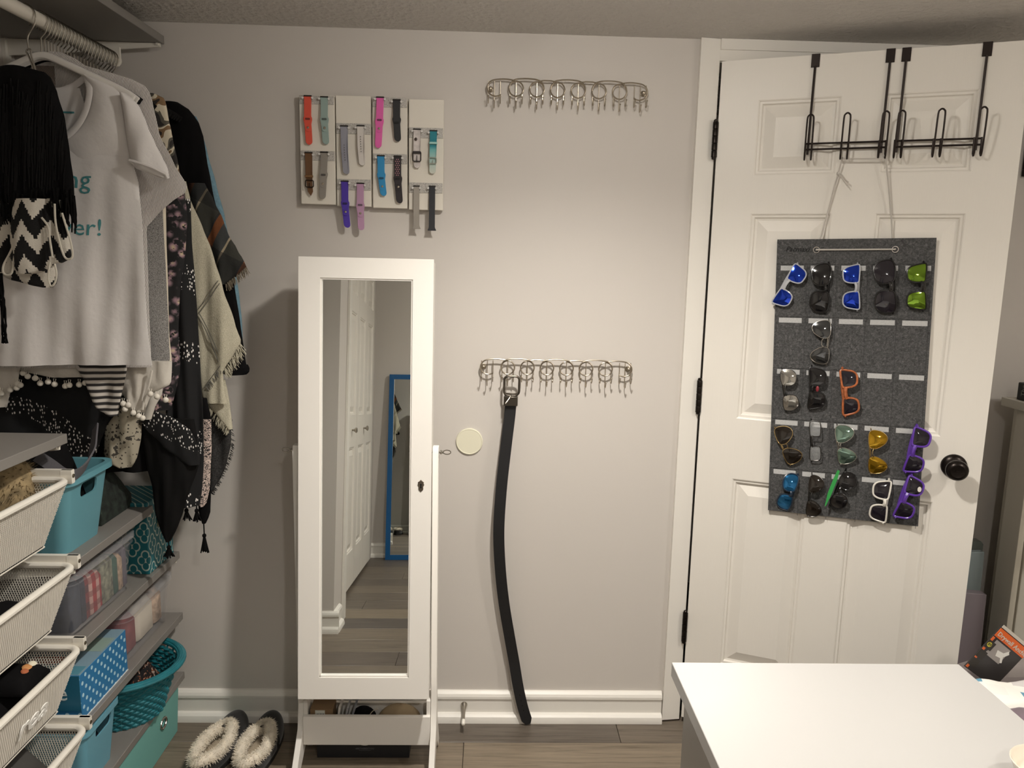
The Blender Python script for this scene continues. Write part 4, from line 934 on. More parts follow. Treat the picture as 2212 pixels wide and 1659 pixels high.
for k in range(170):      # fringe strands lying over the whole scarf
    px = rnd.uniform(-40, 158); py0 = rnd.uniform(175, 330); seg_ = []
    for j in range(7):
        q = onY(px + rnd.uniform(-1, 1), py0 + j * rnd.uniform(16, 22), Y0 - 0.02); lo_ = q - origin(fs_); h = dv.ray_cast(Vector((lo_.x, -1, lo_.z)), Vector((0, 1, 0)))
        if h[0] is None: break
        seg_.append((q.x, h[0].y + origin(fs_).y - 0.001, q.z))
    if len(seg_) > 2: mb.tube(seg_, 0.0017, 4)
tag(mb.build('fringe_strands', M_strand, fs_, ang=60), kind='stuff')
rnd = random.Random(3); mb = MB()
for k in range(150):
    px = rnd.uniform(-60, 166); p = onY(px, rnd.uniform(405, 442), Y0 - 0.05 + rnd.uniform(-0.012, 0.02)); ln = rnd.uniform(0.036, 0.066) * (1.1 if px > 120 else 0.9)
    mb.tube([p, p + Vector((rnd.uniform(-0.004, 0.004), rnd.uniform(-0.004, 0.004), -ln * 0.6)), p + Vector((rnd.uniform(-0.006, 0.006), rnd.uniform(-0.004, 0.004), -ln))], [0.0024, 0.0022, 0.0018], 4)
tag(mb.build('fringe', M_tas, fs_, ang=60), kind='stuff')
mb = MB()
for k in range(9):
    p = onY(rnd.uniform(-8, 8), 590, Y0 - 0.05 + rnd.uniform(-0.01, 0.01)); q = [p + Vector((rnd.uniform(-0.004, 0.004), 0, -0.02 * i)) for i in range(1, 9)]
    mb.tube([p] + q, 0.002, 4)
tag(mb.build('long_strands', M_tas, fs_, ang=60), kind='stuff')
zg = thing('zigzag_scarf', 'black and white zigzag knitted scarf folded below the black fringe', 'scarf', (RX, Y0 - 0.04, 1.4), group=G)
cloth('fold', [(430, 30, 104), (470, 26, 110), (520, 22, 112), (555, 20, 116), (572, 26, 114), (586, 40, 96), (591, 48, 80)], Y0 - 0.05, M_zig, zg, 0.020, 0.004, 60, 52, 22, 18, bulge=0.01)
cloth('fold', [(430, 98, 132), (480, 104, 140), (530, 108, 152), (555, 110, 157), (565, 110, 140), (569, 112, 130)], Y0 - 0.035, M_zig, zg, 0.014, 0.004, 60, 53, 18, 14)
cloth('fold', [(440, -30, 40), (520, -20, 30), (560, 0, 30), (590, 4, 28)], Y0 - 0.04, M_zig, zg, 0.014, 0.004, 60, 54, 16, 14)
cloth('fold', [(570, -20, 118), (590, 0, 122), (604, 20, 122), (614, 60, 120), (621, 92, 112)], Y0 - 0.03, M_zig, zg, 0.012, 0.003, 60, 55, 14, 16)
M_edge = mat('cream_yarn', (206, 200, 186), 0.95)
for pl in (((42, 470), (36, 510), (22, 545), (8, 572), (7, 588), (16, 594), (26, 588), (30, 560), (36, 520), (42, 480)), ((118, 440), (120, 480), (128, 520), (138, 552), (148, 560), (157, 552), (152, 520), (140, 480), (134, 460)), ((108, 566), (104, 600), (110, 618), (119, 610), (122, 590), (118, 570)), ((90, 470), (104, 490), (108, 520), (114, 556))):
    MB().tube(spline([onY(px, py, Y0 - 0.072) for px, py in pl], 5), 0.0024, 6).build('edge_cord', M_edge, zg)
# ================================================================ watch-band board on the back wall
M_plk = mat('white_board', (226, 220, 208), 0.55, bump=(30, 0.08, 0.002))
M_glit = nmat('silver_glitter', lambda nt, c: ramp(nt, tex(nt, 'Voronoi', c, Scale=1500.0).outputs['Color'], [(0.15, (96, 92, 86)), (0.4, (182, 178, 171)), (0.7, (216, 212, 206))]), 0.45)
wbd = thing('watch_band_board', 'white four-plank board of watch bands on the grey wall', 'board', (-0.345, -0.001, 1.63))
def zb(X, Y): return 620 + X / 5.028, 190 + Y / 5.028
YB = -0.026
planks = [(140, 521, 78, 1262), (533, 911, 82, 1285), (928, 1306, 102, 1305), (1322, 1697, 122, 1325)]
MB().box(-0.53, -0.16, -0.008, -0.0005, 1.66, 1.70).box(-0.53, -0.16, -0.008, -0.0005, 1.86, 1.90).build('batten', M_plk, wbd)
PX = []
for (a, b, c, d) in planks:
    A = onY(*zb(a, (c + d) / 2), YB); B = onY(*zb(b, (c + d) / 2), YB); T = onY(*zb((a + b) / 2, c), YB).z; Bo = onY(*zb((a + b) / 2, d), YB).z
    PX.append((A.x, B.x)); box('board_plank', M_plk, A.x, B.x, -0.024, -0.008, Bo, T, wbd, bevel=0.0015)
for k, rows_ in enumerate((((85, 178), (682, 788)), ((385, 500), (992, 1110)), ((102, 210), (716, 822)), ((432, 545), (1030, 1140)))):
    for t_, b_ in rows_:
        zt = onY(*zb(planks[k][0] + 190, t_), YB).z; zbm = onY(*zb(planks[k][0] + 190, b_), YB).z
        box('glitter_strip', M_glit, PX[k][0] + 0.001, PX[k][1] - 0.001, -0.0262, -0.0241, zbm, zt, wbd, bevel=0.0006)
M_pin = mat('clear_pin', (232, 230, 226), 0.1, alpha=0.85, spec=0.8)
def strap_poly(kind, L, w):
    """outline in (x,z), z=0 at the lug, downwards"""
    h = w / 2
    if kind == 'sport':
        half = [(h * 1.12, 0), (h * 1.12, -0.003), (h, -0.006), (h * 0.97, -L * 0.38), (h * 1.0, -L * 0.425), (h * 1.16, -L * 0.45), (h * 1.2, -L * 0.48), (h * 1.14, -L * 0.51), (h * 0.95, -L * 0.58), (h * 0.92, -(L - h * 0.95))]
        e = 0.92
    elif kind == 'plain':
        half = [(h * 1.12, 0), (h * 1.12, -0.003), (h, -0.006), (h * 0.95, -L * 0.5), (h * 0.9, -(L - h * 0.8))]; e = 0.9
    elif kind == 'pointed':
        half = [(h * 1.15, 0), (h * 1.15, -0.003), (h, -0.005), (h * 0.95, -L * 0.55), (h * 0.78, -L * 0.72), (h * 0.72, -L * 0.9)]; e = None
    elif kind == 'loop':
        half = [(h * 1.1, 0), (h * 1.1, -0.003), (h, -0.006), (h, -L + 0.012), (h * 1.05, -L + 0.008), (h * 1.4, -L + 0.002), (h * 1.4, -L)]; e = 'sq'
    if e is None: tip = [(0, -L)]
    elif e == 'sq': tip = []
    else:
        z_ = half[-1][1]; r_ = L + z_; tip = [(h * e * math.cos(a), z_ - r_ * math.sin(a)) for a in [R(t) for t in (25, 50, 72, 90)]]
    left = [(-x, z) for x, z in reversed(half)]; tl = [(-x, z) for x, z in reversed(tip) if abs(x) > 1e-6]
    return half + tip + tl + left
def band(label, X, Y0_, Xb, Yb, kind, rgb, slot=None, stud=None, extra=None, w=0.0205, rough=0.55, mt=None, metal=0):
    p0 = onY(*zb(X, Y0_), -0.034); p1 = onY(*zb(Xb, Yb), -0.036); L = p0.z - p1.z; dx = p1.x - p0.x
    t = thing('watch_band', label, 'watch band', (p0.x, -0.03, p1.z), group='watch bands on the board')
    m = mt or mat('band_%d_%d_%d' % rgb, rgb, rough, metal)
    nseg = 1
    def fn(u, v, d):   # hangs a little proud of the board and sways
        s_ = -v / L; return (p0.x + u + dx * s_ * s_, d - 0.006 * math.sin(PI * min(1, s_)) - 0.002 * s_, p0.z + v)
    poly = strap_poly(kind, L, w)
    MB().prism(poly, -0.0325, -0.0295, fn).build('strap', m, t, bevel=0.0006, seg=1)
    h = w / 2
    MB().box(p0.x - h * 1.1, p0.x + h * 1.1, -0.0335, -0.029, p0.z - 0.0018, p0.z + 0.0022).build('lug', mat('dark_lug', (44, 40, 38), 0.4, 0.4) if rgb[0] < 235 else m, t, bevel=0.0006)
    def at_(Xz, Yz): 
        q = onY(*zb(Xz, Yz), -0.036); return q.x, q.z
    if slot:
        sz = at_(X, slot)[1]; s_ = (p0.z - sz) / L; cx = p0.x + dx * s_ * s_; yy = -0.0338 - 0.006 * math.sin(PI * s_) - 0.002 * s_
        MB().prism([(cx + u, sz + v) for u, v in rrect(w * 0.66, 0.0052, 0.0022, 4)], yy - 0.0006, yy + 0.0012).build('slot', mat('slot_%d_%d_%d' % rgb, tuple(int(c * 0.55) for c in rgb), 0.7), t)
    if stud:
        sx, sz = at_(*stud); s_ = (p0.z - sz) / L; yy = -0.0325 - 0.006 * math.sin(PI * s_) - 0.002 * s_
        MB().lathe([(0.0034, 0.0), (0.0034, 0.0014), (0.0028, 0.0022), (0.0, 0.0026)], 14, Matrix.Translation((p0.x + dx * s_ * s_, yy, sz)) @ Matrix.Rotation(R(90), 4, 'X')).build('stud', mat('stud_steel', (200, 192, 178), 0.2, 1.0), t)
        ey = 0.0105; MB().prism([(p0.x + dx * s_ * s_ + a_, sz - 0.002 + b_) for a_, b_ in rrect(w * 0.8, 0.018, 0.007, 4)], yy + 0.0002, yy + 0.0016).build('tuck_end', m, t, bevel=0.0004, seg=1)
    if extra: extra(t, p0, L, dx, w, m)
    # clear pins that hold the lug belong to the board
    for sgn in (-1, 1):
        pc = Vector((p0.x + sgn * h * 1.32, -0.0262, p0.z - 0.0055))
        MB().lathe([(0.0016, 0), (0.0016, 0.008), (0.0033, 0.0085), (0.0036, 0.010), (0.003, 0.0115), (0.0, 0.012)], 12, Matrix.Translation(pc) @ Matrix.Rotation(R(90), 4, 'X')).build('push_pin', M_pin, wbd)
    return t
def yoff(p0, L, z): s_ = (p0.z - z) / L; return -0.0325 - 0.006 * math.sin(PI * min(1, max(0, s_))) - 0.002 * s_
def holes(n, f0, f1):
    def f(t, p0, L, dx, w, m):
        mb = MB()
        for k in range(n):
            z = p0.z - L * lerp(f0, f1, k / (n - 1)); s_ = (p0.z - z) / L
            mb.prism([(p0.x + dx * s_ * s_ + 0.0011 * math.cos(a), z + 0.0017 * math.sin(a)) for a in [2 * PI * i / 8 for i in range(8)]], yoff(p0, L, z) - 0.0005, yoff(p0, L, z) + 0.001)
        mb.build('holes', mat('hole_grey', (92, 88, 88), 0.8), t)
    return f
def buckle(f0, f1, rgb, keeper=None, ww=1.25, metal=0.8, kcol=None):
    def f(t, p0, L, dx, w, m):
        z0, z1 = p0.z - L * f0, p0.z - L * f1; zc = (z0 + z1) / 2; s_ = (p0.z - zc) / L; cx = p0.x + dx * s_ * s_; yy = yoff(p0, L, zc) - 0.0015
        mt_ = mat('buckle_%d' % rgb[0], rgb, 0.25, metal)
        MB().tube([(cx + u, yy, zc + v) for u, v in rrect(w * ww, z0 - z1, 0.004, 4)], 0.0014, 6, closed=True).build('buckle', mt_, t)
        MB().tube([(cx, yy - 0.001, zc + (z0 - z1) * 0.1), (cx, yy - 0.0016, z1)], 0.0010, 6).build('prong', mt_, t)
        if keeper:
            zk = p0.z - L * keeper; yk = yoff(p0, L, zk); MB().box(p0.x + dx * keeper ** 2 - w * 0.56, p0.x + dx * keeper ** 2 + w * 0.56, yk - 0.0022, yk + 0.0035, zk - 0.003, zk + 0.003).build('keeper', mat('keeper_%d' % (kcol or rgb)[0], kcol or rgb, 0.6), t, bevel=0.0006)
    return f
band('red silicone watch band at the top left of the board', 222, 85, 240, 615, 'sport', (218, 84, 64), 338, (219, 432))
band('pale sage watch band beside the red one', 402, 96, 422, 612, 'sport', (146, 166, 160), 340, (405, 435))
band('lavender-grey perforated watch band on the second plank', 618, 412, 645, 935, 'plain', (146, 146, 156), extra=holes(7, 0.40, 0.71))
band('white perforated watch band on the second plank', 798, 410, 818, 842, 'plain', (214, 208, 202), extra=holes(7, 0.28, 0.65))
band('hot pink watch band at the top of the third plank', 1010, 100, 988, 650, 'sport', (224, 98, 170), 350, (1005, 443))
band('plain black watch band with dark stud, top of the third plank', 1190, 128, 1203, 580, 'sport', (34, 35, 37), 378)
def emblem(t, p0, L, dx, w, m):
    z = p0.z - L * 0.26; yy = yoff(p0, L, z)
    MB().ball((p0.x - 0.003, yy - 0.0004, z), (0.0042, 0.001, 0.0046), 12, 6).build('emblem', mat('dark_emblem', (66, 52, 44), 0.4), t)
    buckle(0.58, 0.83, (34, 28, 28), 0.60, 1.12, 0.3)(t, p0, L, dx, w, m)
band('white marbled watch band with black buckle on the fourth plank', 1412, 448, 1412, 870, 'plain', (206, 198, 194), extra=emblem, mt=mat('white_marble', (208, 200, 196), 0.4, var=(70, 0.2)))
M_omb = nmat('teal_ombre', lambda nt, c: ramp(nt, math2(nt, 'MULTIPLY', sep(nt, c)[2], 10.5), [(0.0, (206, 208, 196)), (0.35, (176, 200, 192)), (0.7, (112, 178, 178)), (0.8, (36, 132, 142)), (1.0, (30, 124, 138))]), 0.25)
band('teal-to-clear ombre watch band with steel buckle', 1590, 464, 1578, 930, 'plain', (60, 150, 156), extra=buckle(0.63, 0.77, (190, 192, 184), 0.29, 1.0, 0.9, (150, 196, 190)), mt=M_omb)
band('brown leather watch band with dark buckle and pointed tip', 232, 702, 258, 1172, 'pointed', (104, 72, 44), extra=buckle(0.64, 0.80, (50, 40, 32), 0.55, 1.12, 0.6, (122, 88, 52)))
band('grey silicone watch band beside the brown leather one', 402, 698, 380, 1206, 'sport', (140, 134, 126), 945, (390, 1042))
band('bright blue silicone watch band on the third plank', 1018, 736, 1050, 1172, 'sport', (42, 138, 190), 980, (1030, 1070))
def dots_(t, p0, L, dx, w, m):
    mb = MB()
    for r_ in range(9):
        for c_ in range(3 if r_ % 2 else 2):
            x = p0.x + (c_ - (1 if r_ % 2 else 0.5)) * 0.0052; z = p0.z - L * (0.07 + 0.042 * r_)
            mb.prism([(x + 0.0014 * math.cos(a), z + 0.0014 * math.sin(a)) for a in [2 * PI * i / 8 for i in range(8)]], yoff(p0, L, z) - 0.0006, yoff(p0, L, z) + 0.001)
    mb.build('dots', mat('pink_dots', (202, 140, 148), 0.7), t)
band('black watch band with pink perforations on the third plank', 1200, 740, 1224, 1252, 'sport', (36, 30, 33), 985, (1208, 1075), extra=dots_)
band('deep purple watch band hanging below the board edge', 625, 1012, 655, 1518, 'sport', (72, 48, 156), 1255, (640, 1345))
band('lilac watch band beside the deep purple one', 795, 1036, 805, 1545, 'sport', (180, 140, 170), 1272, (775, 1362))
M_mil = mat('milanese_mesh', (158, 152, 144), 0.35, 0.8, bump=(3000, 0.3, 0.0006))
band('silver mesh watch band, longest at the lower right', 1405, 1066, 1404, 1530, 'loop', (150, 145, 138), mt=M_mil, w=0.0165)
band('black cloth loop watch band at the right end of the board', 1576, 1068, 1572, 1550, 'loop', (30, 32, 38), w=0.0175)
# ================================================================ wire hook racks
M_nick = mat('brushed_nickel', (176, 166, 150), 0.28, 1.0)
def hook_rack(label, x0, zc, tilt):
    t = thing('hook_rack', label, 'hook rack', (x0, -0.001, zc - 0.06), group='wire hook racks on the grey wall')
    YR = -0.020; r = 0.0205; sp = 0.0594; L_ = 0.462; cx = [x0 + 0.0835 + sp * k for k in range(6)]
    def tb(name, p, rr=0.0021, closed=False, par=t): return MB().tube(p, rr, 8, closed=closed).build(name, M_nick, par)
    for k in range(6): tb('ring', [(cx[k] + r * math.cos(2 * PI * i / 32), YR, zc + r * math.sin(2 * PI * i / 32)) for i in range(32)], closed=True)
    e = 0.024
    for k in (0, 2, 4):     # long arches over pairs of rings
        a, b = cx[k], cx[k + 1]
        tb('arch', spline([(a - r, YR - 0.003, zc), (a - r * 0.8, YR - 0.004, zc + 0.014), (a - r * 0.1, YR - 0.004, zc + 0.0245), ((a + b) / 2, YR - 0.004, zc + 0.0275), (b + r * 0.1, YR - 0.004, zc + 0.0245), (b + r * 0.8, YR - 0.004, zc + 0.014), (b + r, YR - 0.003, zc)], 6))
    for k in (1, 3): tb('arch', [(cx[k] + 0.004, YR, zc + 0.0215), (cx[k] + 0.02, YR, zc + 0.0245), (cx[k + 1] - 0.02, YR, zc + 0.0245), (cx[k + 1] - 0.004, YR, zc + 0.0215)])
    tb('end_curl', spline([(x0 + 0.040, YR, zc - 0.0165), (x0 + 0.032, YR, zc - 0.0205), (x0 + 0.022, YR, zc - 0.0215), (x0 + 0.008, YR, zc - 0.0155), (x0 + 0.001, YR, zc - 0.001), (x0 + 0.006, YR, zc + 0.014), (x0 + 0.020, YR, zc + 0.0225), (x0 + 0.05, YR, zc + 0.0255), (cx[0] - 0.004, YR, zc + 0.0225)], 6))
    X = x0 + L_
    tb('end_curl', spline([(X - 0.040, YR, zc - 0.0165), (X - 0.032, YR, zc - 0.0205), (X - 0.022, YR, zc - 0.0215), (X - 0.008, YR, zc - 0.0155), (X - 0.001, YR, zc - 0.001), (X - 0.006, YR, zc + 0.014), (X - 0.020, YR, zc + 0.0225), (X - 0.05, YR, zc + 0.0255), (cx[5] + 0.004, YR, zc + 0.0225)], 6))
    for xs in (x0 + 0.010, X - 0.010):
        pl = MB().lathe([(0.0085, 0), (0.0085, 0.002), (0.006, 0.003), (0.005, 0.016), (0.0, 0.016)], 16, Matrix.Translation((xs, -0.001, zc)) @ Matrix.Rotation(R(90), 4, 'X')).build('screw_plate', M_nick, t)
        MB().ball((xs, -0.0185, zc), (0.005, 0.0022, 0.005), 12, 6).build('screw', M_nick, pl)
    for k, c in enumerate([x0 + 0.0215] + cx + [X - 0.0215]):
        for j, dx in enumerate((-0.0172, 0, 0.0172)):
            top_ = zc + (0.020 if (j == 1 or k in (0, 7)) else -0.010); bot = zc - (0.0555 if j == 1 else 0.0425)
            x = c + dx
            pth = [(x, YR + 0.003, top_), (x, YR + 0.003, bot + 0.008), (x, YR - 0.001, bot + 0.002), (x, YR - 0.008, bot), (x, YR - 0.015, bot + 0.003), (x, YR - 0.019, bot + 0.011), (x, YR - 0.021, bot + 0.016)]
            hk_ = MB().tube(spline(pth, 3), 0.0013, 6); hk_.ball((x, YR - 0.0212, bot + 0.0168), 0.0024, 8, 6); hk_.build('hook', M_nick, t)
    return t
hook_rack('upper silver wire hook rack, empty, near the ceiling', -0.0185, 1.9745, 0)
hook_rack('lower silver wire hook rack carrying the black belt', -0.0255, 1.170, 0)
# ---------------------------------------------------------------- belt
blt = thing('belt', 'black leather belt hanging from the lower hook rack', 'belt', (0.09, -0.02, 0.004))
M_blt = mat('black_leather', (23, 23, 25), 0.5, bump=(240, 0.15, 0.001))
bp_ = [(0.069, -0.030, 1.060), (0.0665, -0.030, 1.02), (0.058, -0.034, 0.934), (0.046, -0.042, 0.801), (0.0405, -0.048, 0.667), (0.047, -0.044, 0.545), (0.0615, -0.038, 0.422), (0.083, -0.034, 0.30), (0.0985, -0.032, 0.217), (0.113, -0.038, 0.137), (0.130, -0.042, 0.065), (0.149, -0.040, 0.006)]
pth = spline(bp_, 8)
ribbon(pth, lambda s_: Vector((1, 0.12 * math.sin(s_ * 9), 0)), lambda s_: 0.0345 if s_ < 0.965 else lerp(0.0345, 0.014, (s_ - 0.965) / 0.035), 0.0036).build('strap', M_blt, blt, bevel=0.0006, ang=50)
st_ = MB()
for s_ in (0.86, 0.885, 0.905, 0.925):
    i = int(s_ * (len(pth) - 1)); p = pth[i]; st_.ball(p + Vector((0, -0.002, 0)), (0.002, 0.0008, 0.0026), 8, 5)
st_.build('holes', mat('hole_dark', (8, 8, 8), 0.9), blt)
M_gun = mat('gunmetal', (104, 98, 90), 0.3, 1.0)
fr = [(0.0705 + u + 0.06 * (v) * 0.15, -0.043, 1.118 + v) for u, v in rrect(0.045, 0.058, 0.012, 5)]
bu = MB().tube(fr, 0.0036, 8, closed=True, flat=1.0).build('buckle', M_gun, blt)
MB().box(0.0495, 0.0885, -0.046, -0.040, 1.086, 1.096).build('buckle_bar', M_gun, bu, bevel=0.001)
MB().box(0.0475, 0.0895, -0.044, -0.029, 1.056, 1.0845).build('buckle_clamp', M_gun, bu, bevel=0.0015)
MB().tube([(0.069, -0.047, 1.091), (0.064, -0.055, 1.082), (0.052, -0.062, 1.066)], 0.0018, 6).build('prong', M_gun, bu)
# ---------------------------------------------------------------- round wall bumper, door stop
disc = thing('wall_disc', 'round cream plastic disc on the wall beside the mirror', 'wall disc', (-0.0555, 0, 0.893))
MB().lathe([(0.0415, 0), (0.0415, 0.0035), (0.0405, 0.0052), (0.0385, 0.0058), (0.0375, 0.0048), (0.0, 0.0045)], 48, Matrix.Translation((-0.0555, -0.0002, 0.9345)) @ Matrix.Rotation(R(90), 4, 'X')).build('plate', mat('cream_plastic', (226, 222, 200), 0.4), disc)
ds = thing('door_stop', 'slim steel door stop with white tip on the baseboard', 'door stop', (-0.0605, -0.05, 0.04))
Md = Matrix.Translation((-0.0605, -0.0125, 0.058)) @ Matrix.Rotation(R(104), 4, 'X')
MB().lathe([(0.0105, 0), (0.0108, 0.003), (0.0085, 0.008), (0.0062, 0.018), (0.0050, 0.045), (0.0050, 0.066)], 20, Md).build('shaft', M_chrome, ds)
MB().lathe([(0.0052, 0.064), (0.0060, 0.067), (0.0062, 0.078), (0.005, 0.083), (0.0, 0.0845)], 16, Md).build('rubber_tip', mat('white_rubber', (232, 228, 218), 0.6), ds)
# ================================================================ mirrored jewelry cabinet on its stand
M_cab = mat('white_lacquer', (236, 232, 225), 0.4)
PIV = Vector((-0.3345, -0.222, 0.955))
TILT = R(-5.486); YAW = R(0.43)
mc = thing('mirror_cabinet', 'white freestanding mirror cabinet tilted back on its stand', 'mirror cabinet', (PIV.x, PIV.y, 0))
# posts and feet
for sgn, xo in ((-1, -0.5375), (1, -0.1435)):
    x0, x1 = (xo, xo + 0.0165) if sgn < 0 else (xo - 0.008, xo + 0.0085)
    pr_side = [(-0.243, 0.955), (-0.235, 0.972), (-0.209, 0.972), (-0.201, 0.955), (-0.201, 0.20), (-0.19, 0.13), (-0.105, 0.0), (-0.145, 0.0), (-0.2, 0.055), (-0.222, 0.066), (-0.244, 0.055), (-0.345, 0.0), (-0.385, 0.0), (-0.258, 0.13), (-0.243, 0.20)]
    MB().prism(pr_side, x0, x1, lambda u, v, d: (d, u, v)).build('post', M_cab, mc, bevel=0.0012)
    xs = x0 if sgn < 0 else x1
    kb = MB(); Mx = Matrix.Translation((xs, PIV.y, PIV.z)) @ Matrix.Rotation(R(90 * sgn), 4, 'Y')
    kb.lathe([(0.0, -0.03), (0.0035, -0.03), (0.0035, 0.004), (0.0065, 0.004), (0.0065, 0.007), (0.004, 0.009), (0.004, 0.012), (0.0, 0.0122)], 14, Mx)
    kb.tube([(xs + sgn * (0.012 + 0.0105 + 0.0105 * math.cos(a)), PIV.y + 0.001, PIV.z + 0.006 * math.sin(a)) for a in [2 * PI * i / 20 for i in range(20)]], 0.0016, 6, closed=True)
    kb.build('tilt_knob', M_wire, mc)
# tray between the posts
tr = box('tray_front', M_cab, -0.5205, -0.1525, -0.262, -0.250, 0.082, 0.172, mc, bevel=0.001)
MB().box(-0.5205, -0.1525, -0.190, -0.178, 0.082, 0.172).box(-0.5205, -0.1525, -0.250, -0.190, 0.082, 0.092).box(-0.5205, -0.509, -0.250, -0.190, 0.092, 0.215).box(-0.164, -0.1525, -0.250, -0.190, 0.092, 0.215).build('tray', M_cab, mc, bevel=0.001)
# tilting cabinet, built upright about the pivot then tilted (positions baked into the mesh)
TM = Matrix.Translation(PIV) @ Matrix.Rotation(YAW, 4, 'Z') @ Matrix.Rotation(TILT, 4, 'X')
HW = 0.1815; ZT, ZB = 0.5315, -0.6935; FY = -0.0405
def tilt(mb):
    mb.v = [tuple(TM @ Vector(v)) for v in mb.v]; return mb
tilt(MB().box(-HW + 0.002, HW - 0.002, FY + 0.020, 0.058, ZB + 0.002, ZT - 0.002)).build('cabinet_body', M_cab, mc, bevel=0.001)
ix0, ix1, iz0, iz1 = -0.1235, 0.1255, -0.632, 0.476
d_ = MB().box(-HW, ix0, FY, FY + 0.0185, ZB, ZT).box(ix1, HW, FY, FY + 0.0185, ZB, ZT).box(ix0, ix1, FY, FY + 0.0185, ZB, iz0).box(ix0, ix1, FY, FY + 0.0185, iz1, ZT)
dr = tilt(d_).build('door_frame', M_cab, mc, smooth=False)
mi = MB()
for a, b, c, d in ((ix0, ix0 + 0.004, iz0, iz1), (ix1 - 0.004, ix1, iz0, iz1), (ix0, ix1, iz0, iz0 + 0.005), (ix0, ix1, iz1 - 0.004, iz1)): mi.box(a, b, FY + 0.003, FY + 0.013, c, d)
tilt(mi).build('mirror_bead', M_cab, dr)
M_mir = mat('mirror_glass', (232, 235, 233), 0.0, 1.0)
tilt(MB().box(ix0 + 0.001, ix1 - 0.001, FY + 0.0105, FY + 0.0145, iz0 + 0.001, iz1 - 0.001)).build('mirror', M_mir, dr, smooth=False)
# keyhole escutcheon
es = [(0.0, 0.0175), (0.0025, 0.0145), (0.006, 0.0115), (0.0085, 0.010), (0.0075, 0.006), (0.0095, 0.0025), (0.0075, 0.0), (0.0062, -0.0035), (0.0068, -0.009), (0.0052, -0.0125), (0.002, -0.0150), (0.0, -0.0172)]
es = es + [(-x, z) for x, z in reversed(es[1:-1])]
ex, ez = 0.1535, -0.088
ek = tilt(MB().prism([(ex + x, ez + z) for x, z in es], FY - 0.0022, FY)).build('keyhole_plate', mat('antique_nickel', (138, 128, 116), 0.3, 1.0), dr, bevel=0.0008)
tilt(MB().prism([(ex + 0.003 * math.cos(a), ez + 0.003 + 0.003 * math.sin(a)) for a in [2 * PI * i / 12 for i in range(12)]], FY - 0.0026, FY - 0.0021).prism([(ex - 0.0016, ez + 0.002), (ex + 0.0016, ez + 0.002), (ex + 0.0026, ez - 0.0065), (ex - 0.0026, ez - 0.0065)], FY - 0.0026, FY - 0.0021)).build('keyhole', mat('hole_dark', (8, 8, 8), 0.9), ek)
for q in range(7):
    a = R(20 + q * 23); tilt(MB().ball((ex + 0.0058 * math.cos(a), FY - 0.0024, ez + 0.0075 + 0.0055 * math.sin(a)), 0.0013, 8, 5)).build('scroll', MATS['antique_nickel'], ek)
# things in the tray
tag_box = thing('cardboard_box', 'small brown cardboard box with barcode label in the tray', 'box', (-0.47, -0.22, 0.0925))
box('carton', mat('brown_card', (120, 96, 68), 0.8), -0.503, -0.437, -0.246, -0.196, 0.0925, 0.186, tag_box, bevel=0.0008)
box('barcode_label', mat('paper_label', (196, 198, 188), 0.7), -0.488, -0.460, -0.2468, -0.246, 0.150, 0.182, tag_box)
for k in range(6): box('bar', mat('ink', (40, 44, 46), 0.8), -0.4855 + k * 0.004, -0.4855 + k * 0.004 + (0.0022 if k % 2 else 0.001), -0.2471, -0.2468, 0.153, 0.172, tag_box)
bo = thing('paper_booklet', 'white and grey booklets leaning beside the cardboard box', 'booklet', (-0.415, -0.22, 0.0925))
for k, (x, a, c) in enumerate(((-0.428, 6, (206, 202, 196)), (-0.414, 12, (150, 150, 152)), (-0.402, 17, (120, 122, 128)))):
    MB().box(-0.003, 0.003, -0.024, 0.024, 0, 0.095, Matrix.Translation((x, -0.219, 0.0945)) @ Matrix.Rotation(R(a), 4, 'Y')).build('booklet', mat('booklet_%d' % c[0], c, 0.7), bo)
tag(MB().ball((-0.352, -0.220, 0.136), (0.040, 0.026, 0.043), 20, 14).build('rolled_pouch', M_black), 'black fabric pouch in the tray', 'pouch')
cap = thing('cap', 'tan cloth cap lying in the tray', 'cap', (-0.24, -0.22, 0.0925))
MB().grid(lambda u, v: (-0.245 + 0.068 * math.sin(PI * 0.5 * v) * math.cos(2 * PI * u), -0.220 + 0.0275 * math.sin(PI * 0.5 * v) * math.sin(2 * PI * u), 0.0925 + 0.095 * math.cos(PI * 0.5 * v) ** 0.6), 28, 12, True).build('crown', mat('tan_cloth', (150, 132, 104), 0.9, bump=(30, 0.3, 0.004)), cap, ang=80, solid=0.001)
MB().tube([(-0.305 + 0.03 * math.cos(R(a)), -0.246, 0.142 + 0.045 * math.sin(R(a))) for a in range(90, 190, 10)], 0.0012, 5).build('strap', mat('pale_cord', (176, 166, 150), 0.8), cap)
# shoe box under the stand
sbx = thing('shoe_box', 'black shoe box with white oval logo under the mirror cabinet', 'box', (-0.357, -0.14, 0))
box('carton', mat('black_card', (26, 27, 31), 0.5), -0.495, -0.219, -0.2035, -0.06, 0.0, 0.076, sbx, bevel=0.001)
box('lid', mat('black_card2', (24, 25, 29), 0.5), -0.4975, -0.2165, -0.206, -0.0575, 0.052, 0.0785, sbx, bevel=0.001)
lg = MB().prism([(-0.352 + 0.0175 * math.cos(a), 0.051 + 0.0085 * math.sin(a)) for a in [2 * PI * i / 32 for i in range(32)]], -0.2068, -0.206).build('logo_oval', mat('white_ink2', (222, 220, 212), 0.5), sbx)
text('lettering', "Dr.Scholl's", 0.0082, mat('black_ink', (20, 18, 16), 0.6), Matrix.Translation((-0.352, -0.2069, 0.0515)) @ Matrix.Rotation(R(90), 4, 'X'), sbx, ext=0.0002, shear=0.2, bold=0.0002, sx=0.82)
